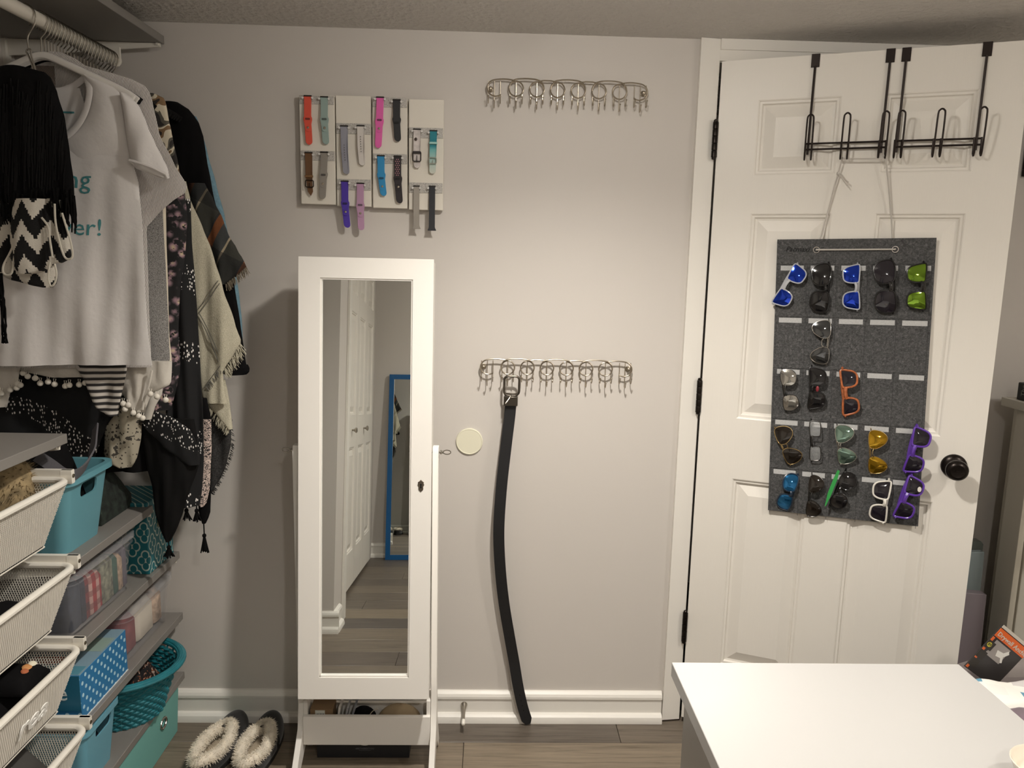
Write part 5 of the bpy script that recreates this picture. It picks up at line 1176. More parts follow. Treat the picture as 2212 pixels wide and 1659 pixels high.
text('lettering', '#BETHEBESTYOU', 0.0072, mat('grey_ink', (96, 98, 100), 0.6), Matrix.Translation((-0.352, -0.2038, 0.0305)) @ Matrix.Rotation(R(90), 4, 'X'), sbx, ext=0.0002)
box('rule', MATS['grey_ink'], -0.37, -0.334, -0.2038, -0.2035, 0.0245, 0.0252, sbx)
# ================================================================ things hanging on the door (door frame: u along the width, out = towards the room)
UX = Vector((math.cos(DANG), -math.sin(DANG), 0)); NN = Vector((-math.sin(DANG), -math.cos(DANG), 0)); DO = Vector((0.653, -0.02, 0))
DMAT = Matrix(((UX.x, -NN.x, 0, DO.x), (UX.y, -NN.y, 0, DO.y), (0, 0, 1, 0), (0, 0, 0, 1)))   # local x=u, y=-out, z
def dthing(name, label, cat, u, out, z, group=None):
    p = DO + UX * u + NN * out; return thing(name, label, cat, (p.x, p.y, z), (0, 0, -DANG), group)
def dl(mb, u, out, z):
    """shift door coordinates (u, -out, z) to the thing's own origin"""
    mb.v = [(v[0] - u, v[1] + out, v[2] - z) for v in mb.v]; return mb
M_iron = mat('black_brown_iron', (42, 33, 29), 0.45, 0.6)
def over_door_rack(label, u0, u1):
    t = dthing('over_door_rack', label, 'hook rack', (u0 + u1) / 2, 0.03, 1.79, 'over-door hook racks'); O_ = ((u0 + u1) / 2, 0.03, 1.79)
    def b(name, mb, **k): return dl(mb, *O_).build(name, M_iron, t, local=True, **k)
    for u in (u0 + 0.008, u1 - 0.006):
        b('door_strap', MB().box(u - 0.011, u + 0.011, -0.0028, -0.0008, 2.033, 2.0685).box(u - 0.011, u + 0.011, -0.0008, 0.0365, 2.0665, 2.0685).box(u - 0.011, u + 0.011, 0.0358, 0.0376, 2.03, 2.0685), bevel=0.0005)
        b('hanger_rod', MB().tube([(u, -0.004, 2.036), (u - 0.001, -0.006, 1.93), (u - 0.002, -0.006, 1.80)], 0.0032, 8))
    for z in (1.829, 1.8135): b('cross_bar', MB().tube([(u0 - 0.002, -0.010, z), (u1 + 0.002, -0.010, z)], 0.0026, 8))
    for u in (u0 + 0.008, (u0 + u1) / 2, u1 - 0.006):
        d = 0.0085; out = 0.050
        for sgn in (-1, 1):
            pass
        loop = [(u - d, -0.012, 1.8), (u - d, -0.014, 1.79), (u - d, -0.026, 1.784), (u - d, -0.036, 1.80), (u - d, -0.044, 1.84), (u - d + 0.0005, -out, 1.888), (u - d * 0.6, -out - 0.001, 1.897), (u, -out - 0.001, 1.900), (u + d * 0.6, -out - 0.001, 1.897), (u + d - 0.0005, -out, 1.888), (u + d, -0.044, 1.84), (u + d, -0.036, 1.80), (u + d, -0.026, 1.784), (u + d, -0.014, 1.79), (u + d, -0.012, 1.8)]
        loop = [(u - d, -0.012, 1.832)] + loop + [(u + d, -0.012, 1.832)]
        b('double_hook', MB().tube(spline(loop, 3), 0.0023, 8))
    return t
over_door_rack('dark iron over-door rack on the left, with the cord tied to it', 0.243, 0.443)
over_door_rack('dark iron over-door rack on the right, empty', 0.467, 0.667)
# ---------------------------------------------------------------- felt sunglasses organizer
M_felt = nmat('grey_felt', lambda nt, c: ramp(nt, tex(nt, 'Noise', c, Scale=150.0, Detail=9.0, Roughness=0.75, Distortion=1.0).outputs['Fac'], [(0.34, (42, 42, 42)), (0.5, (72, 72, 72)), (0.68, (106, 105, 104))]), 0.95, bump=(500, 0.4, 0.001))
M_felt2 = nmat('light_felt', lambda nt, c: ramp(nt, tex(nt, 'Noise', mapping(nt, c, (1, 1, 3)), Scale=200.0, Detail=8.0, Roughness=0.8).outputs['Fac'], [(0.3, (158, 158, 158)), (0.7, (204, 204, 202))]), 0.95)
og = dthing('sunglasses_organizer', 'grey felt sunglasses organizer hanging on the white door', 'organizer', 0.405, 0.012, 0.765)
OO = (0.405, 0.012, 0.765)
def skew(u, z):      # hangs a little crooked
    return u + (1.57 - z) * 0.040, z + (u - 0.405) * 0.022
def ob(name, poly, d0, d1, m, **k):
    mb = MB().prism([skew(*p) for p in poly], -d0, -d1, lambda a, b_, d: (a, d, b_)); return dl(mb, *OO).build(name, m, og, local=True, **k)
def rect(u0, u1, z0, z1): return [(u0, z0), (u1, z0), (u1, z1), (u0, z1)]
ob('backing', rect(0.187, 0.591, 0.768, 1.571), 0.0085, 0.0115, M_felt, bevel=0.0006, seg=1)
ROWZ = [1.497, 1.348, 1.198, 1.047, 0.897]
for r_ in range(5):
    z = ROWZ[r_]
    for c_ in range(5):
        u = 0.199 + c_ * 0.0803
        ob('felt_loop', rect(u, u + 0.062, z - 0.014, z), 0.0113, 0.0124, M_felt2)
    ob('pocket_edge', rect(0.188, 0.590, z + 0.004, z + 0.0125), 0.0113, 0.0128, M_felt, bevel=0.0005, seg=1)
    for c_ in range(6): ob('pocket_seam', rect(0.1915 + c_ * 0.0785, 0.1925 + c_ * 0.0785, z - 0.148 + 0.012, z), 0.0113, 0.0119, mat('seam_thread', (50, 50, 51), 0.95))
M_eye = mat('silver_eyelet', (206, 202, 196), 0.25, 1.0)
for u in (0.2925, 0.4925):
    us, zs = skew(u, 1.541)
    o_ = dl(MB().tube([(us + 0.0080 * math.cos(a), -0.0128, zs + 0.0080 * math.sin(a)) for a in [2 * PI * i / 20 for i in range(20)]], 0.0018, 6, closed=True), *OO).build('eyelet', M_eye, og, local=True)
M_cord = mat('white_cord', (196, 190, 182), 0.9, bump=(600, 0.4, 0.001))
cd_ = dthing('cord', 'white cord tied to the left rack, carrying the organizer', 'cord', 0.40, 0.014, 1.53); CO = (0.40, 0.014, 1.53)
e1 = skew(0.2925, 1.541); e2 = skew(0.4925, 1.541)
path = [(e1[0], -0.0145, e1[1]), (e2[0], -0.0145, e2[1])]
dl(MB().tube(path, 0.0034, 8, flat=0.7), *CO).build('front_run', M_cord, cd_, local=True)
dl(MB().tube(spline([(e1[0], -0.0145, e1[1]), (e1[0] + 0.001, -0.006, e1[1] + 0.006), (0.303, -0.006, 1.575), (0.318, -0.010, 1.66), (0.333, -0.014, 1.745), (0.340, -0.020, 1.785), (0.343, -0.024, 1.7845)], 5), 0.0021, 6), *CO).build('left_run', M_cord, cd_, local=True)
dl(MB().tube(spline([(e2[0], -0.0145, e2[1]), (e2[0] - 0.001, -0.006, e2[1] + 0.006), (0.485, -0.006, 1.575), (0.468, -0.012, 1.68), (0.4465, -0.022, 1.7835), (0.4365, -0.026, 1.7825), (0.39, -0.024, 1.7835), (0.343, -0.024, 1.7845)], 5), 0.0021, 6), *CO).build('right_run', M_cord, cd_, local=True)
kn_ = MB().ball((0.333, -0.015, 1.746), (0.0045, 0.004, 0.0055), 10, 8); dl(kn_, *CO).build('knot', M_cord, cd_, local=True)
dl(MB().tube(spline([(0.333, -0.016, 1.746), (0.343, -0.024, 1.741), (0.353, -0.022, 1.728), (0.361, -0.020, 1.722)], 4), 0.002, 6).tube(spline([(0.333, -0.016, 1.746), (0.342, -0.026, 1.735), (0.352, -0.024, 1.722), (0.360, -0.022, 1.712)], 4), 0.002, 6), *CO).build('loose_ends', M_cord, cd_, local=True)
text('lettering', 'Pacmaxi', 0.0195, mat('black_print', (12, 11, 11), 0.8), Matrix.Translation(Vector((skew(0.242, 1.5425)[0] - OO[0], -0.0117 + OO[1], skew(0.242, 1.5425)[1] - OO[2]))) @ Matrix.Rotation(R(90), 4, 'X'), og, local=True, ext=0.0001, shear=0.35, bold=0.0004, sx=0.98)
# ---------------------------------------------------------------- sunglasses
LENS = {   # outline of one lens in (p outwards from the bridge, q towards the brow), half sizes 1
    'aviator': [(-0.95, 0.55), (-0.70, 0.92), (0.0, 1.0), (0.70, 0.92), (0.98, 0.62), (1.0, 0.15), (0.85, -0.45), (0.50, -0.90), (0.10, -1.02), (-0.35, -0.80), (-0.72, -0.30), (-0.92, 0.15)],
    'wayfarer': [(-0.92, 0.45), (-0.80, 0.85), (-0.2, 0.95), (0.5, 1.0), (0.95, 0.98), (1.05, 0.75), (0.98, 0.2), (0.80, -0.55), (0.45, -0.95), (-0.1, -1.0), (-0.60, -0.85), (-0.85, -0.35)],
    'rect': [(-0.95, 0.4), (-0.85, 0.9), (0.0, 1.0), (0.85, 0.95), (1.0, 0.5), (0.98, -0.3), (0.8, -0.9), (0.0, -1.0), (-0.8, -0.9), (-0.95, -0.4)],
    'round': [(math.cos(2 * PI * i / 16), math.sin(2 * PI * i / 16)) for i in range(16)],
    'over': [(-0.95, 0.35), (-0.75, 0.85), (-0.1, 1.0), (0.6, 0.98), (1.0, 0.72), (1.06, 0.1), (0.90, -0.55), (0.45, -0.98), (-0.15, -1.0), (-0.70, -0.78), (-0.95, -0.25)]}
def closed_spline(P, n):
    m = len(P); out = []
    for i in range(m):
        p0, p1, p2, p3 = P[i - 1], P[i], P[(i + 1) % m], P[(i + 2) % m]
        for k in range(n):
            t = k / n; out.append(0.5 * ((2 * p1) + (p2 - p0) * t + (2 * p0 - 5 * p1 + 4 * p2 - p3) * t * t + (3 * p1 - p0 - 3 * p2 + p3) * t ** 3))
    return out
def lens_mat(name, rgb, rough=0.06, metal=0.9): return mat('lens_' + name, rgb, rough, metal, coat=0.5)
def glasses(label, c1, c2, shape, hp, hq, brow, frame, lens, fr=0.0016, thick=0.6, out=0.030, temple=None, yawt=0.0, wrap=0.16, bridge='bar'):
    """c1 upper and c2 lower lens centre in door (u,z); brow = +1 brow points right, -1 left"""
    A = Vector((c1[0], c1[1])); B = Vector((c2[0], c2[1])); ctr = (A + B) / 2
    t = dthing('sunglasses', label, 'sunglasses', ctr.x, out, ctr.y, 'sunglasses in the felt organizer')
    pd = (A - B).normalized(); qd = Vector((pd.y, -pd.x)) * brow         # pd up along the pair, qd towards the brow
    half = (A - B).length / 2
    def W(p, q, o):  # p along pair (+up), q brow, o out of the door
        v = pd * p + qd * q; return Vector((v.x, -o - wrapf(p), v.y))
    def wrapf(p): return -wrap * p * p / max(half, 0.02) * 0.5
    par = []
    for sg in (1, -1):
        P = [Vector((sg * (half + a * hp), b * hq, 0)) for a, b in LENS[shape]]; O_ = closed_spline(P, 3)
        # lens: domed grid of rings
        c = Vector((sg * half, 0, 0)); mb = MB(); rings = 5; n = len(O_); vs = []; fs = []
        for k in range(rings + 1):
            f = 1 - k / rings
            for o_ in O_:
                q = c + (o_ - c) * f; vs.append(W(q.x, q.y, 0.0032 * (1 - f * f)))
        for k in range(rings - 1):
            for i in range(n):
                j = (i + 1) % n; fs.append((k * n + i, k * n + j, (k + 1) * n + j, (k + 1) * n + i))
        fs.append(tuple((rings - 1) * n + i for i in range(n)))
        back = len(vs); vs += [W(o_.x, o_.y, -0.0012) for o_ in O_]; fs.append(tuple(back + i for i in range(n)))
        for i in range(n):
            j = (i + 1) % n; fs.append((i, j, back + j, back + i))
        mb.add(vs, fs).build('lens', lens, t, local=True, ang=60)
        MB().tube([W(o_.x, o_.y, 0.0003) for o_ in O_], fr, 6, closed=True, flat=1.0).build('rim', frame, t, local=True)
    # bridge
    bw = max(fr * 1.15, 0.0011); g0 = half - hp * 0.93
    if bridge == 'double':
        MB().tube([W(g0, hq * 0.75, 0.001), W(0, hq * 0.82, 0.002), W(-g0, hq * 0.75, 0.001)], bw * 0.8, 6).tube([W(g0, hq * 0.32, 0), W(g0 * 0.5, hq * 0.12, 0.003), W(-g0 * 0.5, hq * 0.12, 0.003), W(-g0, hq * 0.32, 0)], bw * 0.8, 6).build('bridge', frame, t, local=True)
    else:
        MB().tube(spline([W(g0 * 1.1, hq * 0.45, 0), W(g0 * 0.4, hq * 0.55, 0.003), W(-g0 * 0.4, hq * 0.55, 0.003), W(-g0 * 1.1, hq * 0.45, 0)], 3), bw * (1.6 if fr > 0.0018 else 1.0), 6).build('bridge', frame, t, local=True)
    # folded temples behind the lenses
    ends = half + hp
    for sg in (1, -1):
        d = 0.0075 + (0.004 if sg > 0 else 0); tw = max(fr * 1.2, 0.0012); tf = 1.0 if fr <= 0.0018 else 1.8
        pt = [W(sg * ends, hq * 0.72, 0), W(sg * (ends + 0.003), hq * 0.72, -0.004), W(sg * (ends + 0.001), hq * 0.74, -d), W(sg * ends * 0.3, hq * (0.80 + 0.1 * sg), -d - 0.001), W(-sg * ends * 0.55, hq * 0.74, -d), W(-sg * ends * 0.9, hq * 0.35, -d)]
        MB().tube(spline(pt, 3), tw, 6, flat=tf).build('temple', temple or frame, t, local=True)
    return t
F_sil = mat('frame_silver', (200, 196, 188), 0.2, 1.0); F_gold = mat('frame_gold', (196, 170, 120), 0.25, 1.0); F_blk = mat('frame_black', (18, 17, 17), 0.25, coat=0.4)
F_gun = mat('frame_gunmetal', (92, 90, 88), 0.25, 1.0); F_clear = mat('frame_clear', (204, 206, 210), 0.1, alpha=0.75, spec=0.8); F_tort = mat('frame_tortoise', (170, 96, 56), 0.25, var=(90, 0.35), coat=0.4)
F_pur = mat('frame_purple', (92, 54, 158), 0.3, coat=0.3); F_wht = mat('frame_white', (222, 218, 208), 0.3, coat=0.3); F_blue = mat('frame_dark_blue', (26, 42, 60), 0.3, coat=0.3); F_brn = mat('frame_brown_gold', (176, 152, 112), 0.25, 1.0)
L_blue = lens_mat('blue', (20, 64, 200)); L_blk = mat('lens_black', (16, 15, 17), 0.06, coat=0.6); L_grn = lens_mat('green', (128, 168, 44)); L_smk = lens_mat('smoke', (92, 94, 96)); L_sil = lens_mat('silver', (186, 184, 178)); L_pl = mat('lens_plum', (26, 22, 30), 0.08, coat=0.5)
L_brn = mat('lens_brown', (26, 20, 15), 0.05, coat=0.6); L_clr = mat('lens_clear', (210, 212, 212), 0.05, alpha=0.18, spec=0.8); L_tealm = lens_mat('sea', (136, 166, 152)); L_yel = lens_mat('amber', (190, 148, 24)); L_sky = lens_mat('sky', (44, 128, 190))
glasses('clear-framed sunglasses with blue mirror lenses, tilted, top left pocket', (0.2485, 1.467), (0.216, 1.401), 'wayfarer', 0.0245, 0.0222, -1, F_clear, L_blue, 0.0019)
glasses('large glossy black sunglasses, second pocket of the top row', (0.3115, 1.469), (0.313, 1.396), 'over', 0.030, 0.0245, 1, F_blk, L_blk, 0.0022)
glasses('clear-framed sunglasses with blue mirror lenses, upright, top middle pocket', (0.3895, 1.472), (0.395, 1.402), 'wayfarer', 0.0255, 0.0215, 1, F_clear, L_blue, 0.0019)
glasses('oversized black sunglasses, fourth pocket of the top row', (0.4715, 1.480), (0.481, 1.402), 'over', 0.031, 0.026, 1, F_blk, L_pl, 0.0021)
glasses('black sunglasses with yellow-green mirror lenses, top right pocket', (0.551, 1.479), (0.557, 1.408), 'wayfarer', 0.0255, 0.0235, 1, F_blk, L_grn, 0.0022)
glasses('silver aviators with smoke mirror lenses, alone in the second row', (0.3245, 1.316), (0.326, 1.243), 'aviator', 0.0255, 0.0245, 1, F_sil, L_smk, 0.0011, bridge='double')
glasses('rimless-looking sunglasses with silver mirror lenses, third row left', (0.247, 1.171), (0.259, 1.100), 'over', 0.0235, 0.0215, -1, F_gun, L_sil, 0.0010)
glasses('black sunglasses with red nose bridge, third row', (0.325, 1.179), (0.328, 1.113), 'wayfarer', 0.0265, 0.0225, -1, F_blk, L_blk, 0.0020)
glasses('tortoiseshell-framed sunglasses with dark lenses, third row', (0.408, 1.180), (0.419, 1.104), 'wayfarer', 0.0255, 0.0212, -1, F_tort, L_pl, 0.0030)
glasses('gold-rimmed aviators with brown lenses, tilted, fourth row left', (0.2485, 1.002), (0.276, 0.944), 'aviator', 0.0265, 0.0245, -1, F_gold, L_brn, 0.0013, bridge='double')
glasses('thin-rimmed clear reading glasses, fourth row', (0.331, 1.028), (0.337, 0.956), 'rect', 0.0225, 0.0150, -1, F_gun, L_clr, 0.0014, temple=F_blk)
glasses('silver aviators with sea-green mirror lenses, fourth row', (0.410, 1.021), (0.421, 0.959), 'aviator', 0.0255, 0.0245, -1, F_sil, L_tealm, 0.0012)
glasses('gold aviators with amber yellow lenses, fourth row', (0.497, 1.013), (0.503, 0.941), 'aviator', 0.0265, 0.0240, -1, F_gold, L_yel, 0.0011)
glasses('purple plastic sunglasses, upper pair at the right edge', (0.604, 1.030), (0.594, 0.956), 'wayfarer', 0.0255, 0.0220, -1, F_pur, L_pl, 0.0030, out=0.036)
glasses('dark blue sport sunglasses with sky-blue mirror lenses, bottom left', (0.2755, 0.859), (0.264, 0.800), 'over', 0.0255, 0.0200, 1, F_blue, L_sky, 0.0020, wrap=0.3)
glasses('thin gunmetal aviators with dark lenses, bottom row second', (0.347, 0.863), (0.346, 0.790), 'aviator', 0.0265, 0.0205, -1, F_gun, L_brn, 0.0011)
g17 = glasses('dark round sunglasses with a bright green temple, bottom row middle', (0.430, 0.884), (0.411, 0.822), 'round', 0.0250, 0.0225, -1, F_blk, L_blk, 0.0018)
glasses('white-framed sunglasses with dark lenses, bottom row', (0.5195, 0.869), (0.517, 0.803), 'wayfarer', 0.0265, 0.0220, 1, F_wht, L_pl, 0.0026)
g19 = glasses('purple plastic sunglasses with a white lens sticker, bottom right', (0.600, 0.890), (0.583, 0.820), 'wayfarer', 0.0250, 0.0220, -1, F_pur, L_pl, 0.0030, out=0.036)
# extra details: red bridge patch, green temple, sticker
def extra(parent, u, out, z, mb, name, m):
    loc = parent.location; p0 = Vector((loc.x, loc.y, 0)) - DO; ou, oo = p0.dot(UX), p0.dot(NN)
    return dl(mb, ou, oo, loc.z).build(name, m, parent, local=True)
extra(g17, 0, 0, 0, MB().prism([(0.3995, 0.917), (0.4055, 0.915), (0.402, 0.892), (0.389, 0.842), (0.377, 0.806), (0.3745, 0.806), (0.379, 0.845), (0.391, 0.890)], -0.040, -0.0375), 'green_temple', mat('green_plastic', (52, 152, 74), 0.4))
extra(g19, 0, 0, 0, MB().prism([(0.612 + 0.005 * math.cos(a), 0.8875 + 0.0075 * math.sin(a)) for a in [2 * PI * i / 20 for i in range(20)]], -0.0412, -0.0405), 'sticker', mat('white_sticker', (222, 216, 208), 0.6))
for o in bpy.data.objects:
    if o.get('label', '').startswith('black sunglasses with red nose'): extra(o, 0, 0, 0, MB().ball((0.3275, -0.031, 1.146), (0.0045, 0.003, 0.009), 10, 7), 'nose_patch', mat('red_patch', (128, 40, 48), 0.4))
# ================================================================ white table in the foreground
M_top = mat('white_laminate', (176, 174, 171), 0.35)
tb_ = thing('table', 'white laminate table in the right foreground', 'table', (0.63, -1.5, 0))
TX0, TX1, TY0, TY1, TZ = 0.354, 0.904, -2.05, -0.983, 0.75
box('table_top', M_top, TX0, TX1, TY0, TY1, TZ - 0.028, TZ, tb_, bevel=0.0015)
for xs in ((TX0 + 0.020, TX0 + 0.045), (TX1 - 0.045, TX1 - 0.02)):
    box('side_panel', M_top, xs[0], xs[1], TY0 + 0.02, TY1 - 0.03, 0, TZ - 0.028, tb_, bevel=0.001)
box('back_panel', M_top, TX0 + 0.045, TX1 - 0.045, TY1 - 0.06, TY1 - 0.042, 0.32, TZ - 0.028, tb_)
# cream dish at the lower right edge of the view
dz = onZ(2196, 1668, TZ)
dish = thing('dish', 'cream ceramic dish on the right front corner of the table', 'dish', (dz.x + 0.02, dz.y - 0.035, TZ))
MB().lathe([(0.028, 0.0005), (0.030, 0.003), (0.042, 0.018), (0.0485, 0.034), (0.0495, 0.036), (0.0485, 0.0372), (0.0465, 0.035), (0.040, 0.018), (0.027, 0.006), (0.0, 0.005)], 40, Matrix.Translation((dz.x + 0.02, dz.y - 0.035, TZ))).build('bowl', mat('cream_glaze', (226, 216, 200), 0.15, coat=0.4), dish)
# ---------------------------------------------------------------- slippers
M_fur = mat('cream_fur', (222, 212, 194), 0.95, var=(60, 0.12)); M_suede = mat('black_suede', (24, 22, 21), 0.9, sheen=0.2); M_sole = mat('black_sole', (30, 28, 27), 0.7)
def slipper(label, cx, cy, ang, seed, mir=1):
    t = thing('slipper', label, 'slipper', (cx, cy, 0), (0, 0, ang), 'pair of slippers')
    Ls = 0.285
    def hw(a, k=1.0): s = (1 - math.cos(a)) / 2; return k * (0.044 + 0.007 * s) * math.sin(a) ** 0.75
    def yy(a, k=1.0): return -k * Ls / 2 * math.cos(a)
    def outline(k): 
        A = [PI * i / 24 for i in range(25)]
        return [(hw(a, k), yy(a, 0.5 + k * 0.5)) for a in A] + [(-hw(a, k), yy(a, 0.5 + k * 0.5)) for a in reversed(A[1:-1])]
    MB().prism(outline(1.04), 0.0, 0.017, lambda u, v, d: (u, v, d)).build('sole', M_sole, t, local=True, bevel=0.003)
    def toe(u, v):
        a = PI * (0.57 + 0.43 * v); b = PI * u; h = 0.058 * math.sin(a) ** 0.45 + 0.012 * math.sin(PI * (1 - v)) 
        return (hw(a) * math.cos(b), yy(a), 0.015 + h * math.sin(b) ** 0.75)
    MB().grid(toe, 24, 22).build('toe_cover', M_suede, t, local=True, ang=80, solid=0.003)
    def wall(u, v):
        b = 2 * u - 1; a = PI * 0.52 * abs(b); sg = 1 if b > 0 else -1
        return (sg * hw(a, 1.0 + 0.04 * v), yy(a), 0.015 + 0.040 * v)
    MB().grid(wall, 49, 6).build('heel_wall', M_suede, t, local=True, ang=80, solid=0.003)
    rnd = random.Random(seed); ring = []; NR = 56
    for i in range(NR):
        a = 2 * PI * i / NR; y = -0.036 - 0.090 * math.cos(a); x = 0.0345 * math.sin(a)
        ring.append(Vector((x, y, 0.060 + 0.10 * max(0, y + 0.02) + 0.004 * math.sin(3 * a))))
    mb = MB().tube(ring, 0.0165, 12, closed=True)
    for k in range(5200):
        i = rnd.randrange(NR); p = ring[i].lerp(ring[(i + 1) % NR], rnd.random()); th = rnd.uniform(0, 2 * PI); tn = (ring[(i + 1) % NR] - ring[i - 1]).normalized(); b_ = tn.cross(Vector((0, 0, 1))).normalized(); nrm_ = b_ * math.cos(th) + Vector((0, 0, 1)) * math.sin(th)
        q = p + nrm_ * 0.0155; e = q + nrm_ * rnd.uniform(0.002, 0.007) + Vector((rnd.uniform(-1, 1), rnd.uniform(-1, 1), rnd.uniform(-0.8, 0.4))) * 0.005; d_ = tn * 0.0011
        mb.add([q - d_, q + d_, e], [(0, 1, 2)])
    mb.build('fur_collar', M_fur, t, local=True, ang=60)
    MB().prism(outline(0.86), 0.017, 0.030, lambda u, v, d: (u, v, d)).build('insole', mat('fleece_insole', (176, 162, 140), 0.95, bump=(300, 0.6, 0.003)), t, local=True)
    return t
slipper('left black slipper with cream fur lining by the baseboard', -0.788, -0.190, R(-9), 1)
slipper('right black slipper with cream fur lining next to the mirror stand', -0.668, -0.192, R(-3), 2, -1)
# ---------------------------------------------------------------- leaning mirror with blue frame (seen in the cabinet mirror)
M_bf = mat('blue_frame', (0, 84, 140), 0.4)
lm = thing('leaning_mirror', 'tall mirror with blue frame leaning on the far wall, seen reflected', 'mirror', (-0.44, -3.63, 0))
LM = Matrix.Translation((-0.66, -3.605, 0.001)) @ Matrix.Rotation(R(-2.0), 4, 'Z') @ Matrix.Rotation(R(3.2), 4, 'X')
def leanb(name, m, x0, x1, y0, y1, z0, z1, par):
    mb = MB().box(x0, x1, y0, y1, z0, z1); mb.v = [tuple(LM @ Vector(v)) for v in mb.v]; return mb.build(name, m, par)
fr_ = MB()
for b_ in ((0, 0.034, 0, 1.32), (0.366, 0.40, 0, 1.32), (0.034, 0.366, 0, 0.034), (0.034, 0.366, 1.286, 1.32)): fr_.box(b_[0], b_[1], -0.02, 0, b_[2], b_[3])
fr_.v = [tuple(LM @ Vector(v)) for v in fr_.v]; fr_.build('frame', M_bf, lm)
leanb('glass', M_mir, 0.034, 0.366, -0.012, -0.006, 0.034, 1.286, lm)
# ================================================================ right of the door
M_bookc = mat('white_bookcase', (224, 218, 204), 0.45)
bk2 = thing('bookcase', 'white bookcase at the right edge of the view', 'bookcase', (1.78, -0.55, 0))
X0, YE, ZT2 = 1.578, -0.085, 1.115
box('top_board', M_bookc, X0 - 0.022, XR - 0.031, -1.05, YE + 0.014, ZT2 - 0.026, ZT2, bk2, bevel=0.002)
box('corner_post', M_bookc, X0 + 0.012, X0 + 0.055, YE - 0.03, YE, 0, ZT2 - 0.026, bk2, bevel=0.001)
box('stile', M_bookc, X0, X0 + 0.018, YE - 0.105, YE - 0.028, 0, ZT2 - 0.026, bk2, bevel=0.001)
box('stile', M_bookc, X0, X0 + 0.018, -1.03, -0.96, 0, ZT2 - 0.026, bk2, bevel=0.001)
box('rail', M_bookc, X0, X0 + 0.018, -0.96, YE - 0.105, ZT2 - 0.10, ZT2 - 0.026, bk2, bevel=0.001)
box('side_board', M_bookc, X0 + 0.02, XR - 0.032, YE - 0.03, YE - 0.012, 0.002, ZT2 - 0.027, bk2)
box('side_board', M_bookc, X0 + 0.02, XR - 0.032, -1.03, -1.012, 0.002, ZT2 - 0.027, bk2)
box('back_board', M_bookc, X0 + 0.03, X0 + 0.04, -1.01, YE - 0.031, 0.002, ZT2 - 0.027, bk2)
bb = thing('thick_book', 'thick black book with silver spine lettering on the bookcase', 'book', (1.68, -0.2, ZT2))
box('cover', mat('black_bookcloth', (34, 36, 35), 0.5), X0 - 0.004, X0 + 0.156, -0.33, YE - 0.025, ZT2, ZT2 + 0.052, bb, bevel=0.003)
sm_ = mat('silver_ink', (150, 152, 142), 0.4)
for s_, yy, zz, sz in (('The', YE - 0.052, ZT2 + 0.030, 0.022), ('NIV', YE - 0.080, ZT2 + 0.026, 0.034), ('Study', YE - 0.106, ZT2 + 0.026, 0.017), ('Bible', YE - 0.124, ZT2 + 0.026, 0.017)):
    text('lettering', s_, sz, sm_, Matrix.Translation((X0 - 0.0045, yy, zz)) @ Matrix.Rotation(R(-90), 4, 'Z') @ Matrix.Rotation(R(90), 4, 'X') @ Matrix.Rotation(R(90), 4, 'Z'), bb, ext=0.0002)
tag(MB().box(X0 + 0.005, X0 + 0.11, -0.30, -0.155, ZT2 + 0.0525, ZT2 + 0.064).box(X0 + 0.012, X0 + 0.11, -0.30, -0.165, ZT2 + 0.0645, ZT2 + 0.080).build('paper_stack', mat('grey_paper', (176, 172, 172), 0.7), bevel=0.001), 'grey paper pads lying on the thick black book', 'paper')
# dark picture frame on the wall high up at the right edge
wp = onY(2214, 365, -0.02)
pf = thing('wall_picture', 'dark framed picture on the wall at the upper right edge', 'picture', (wp.x + 0.15, -0.002, wp.z - 0.06))
fr2 = MB()
for a, b, c, d in ((0, 0.3, 0, 0.02), (0, 0.3, 0.20, 0.22), (0, 0.02, 0.02, 0.20), (0.28, 0.3, 0.02, 0.20)): fr2.box(wp.x + 0.004 + a, wp.x + 0.004 + b, -0.022, -0.002, wp.z - 0.02 + c, wp.z - 0.02 + d)
fr2.build('frame', M_bronze, pf, bevel=0.001)
box('print', mat('grey_print', (120, 116, 108), 0.7), wp.x + 0.022, wp.x + 0.286, -0.012, -0.004, wp.z - 0.002, wp.z + 0.182, pf)
# clear plastic storage pieces standing behind the door edge
M_pale = mat('pale_plastic', (150, 164, 168), 0.25, alpha=0.55, spec=0.6); M_mauve = mat('mauve_plastic', (150, 138, 146), 0.3, alpha=0.6, spec=0.6)
def upright(label, pxs, y, th, m, z0=0.0, ribs=0):
    P = [onY(px, py, y) for px, py in pxs]; poly = [(p.x, p.z) for p in P]
    lo = min(poly, key=lambda q: q[1]); zmin = min(q[1] for q in poly)
    poly = [(a, z0 if b_ < zmin + 0.02 else b_) for a, b_ in poly]
    t = thing('plastic_organizer', label, 'organizer', (lo[0], y, z0))
    MB().prism(poly, y - th / 2, y + th / 2).build('panel', m, t, bevel=0.002)
    for k in range(ribs):
        zz = lerp(poly[0][1] - 0.05, 0.55, k / max(1, ribs)); MB().box(min(a for a, _ in poly) + 0.03, max(a for a, _ in poly) - 0.002, y - th / 2 - 0.002, y - th / 2, zz - 0.0015, zz + 0.0015).build('rib', m, t)
    return t
upright('smoky clear plastic panel standing behind the door edge, tallest', ((2114, 1166), (2118, 1172), (2098, 1440), (2040, 1440), (2060, 1166)), -0.10, 0.03, mat('smoky_plastic', (92, 104, 100), 0.3, alpha=0.6))
upright('pale translucent plastic lid leaning behind the door edge', ((2123, 1190), (2112, 1298), (2100, 1440), (2060, 1440), (2080, 1190)), -0.16, 0.02, M_pale)
upright('mauve clear plastic tray with ribs beside the bookcase', ((2125, 1280), (2124, 1290), (2112, 1440), (2050, 1440), (2080, 1276)), -0.22, 0.03, M_mauve)
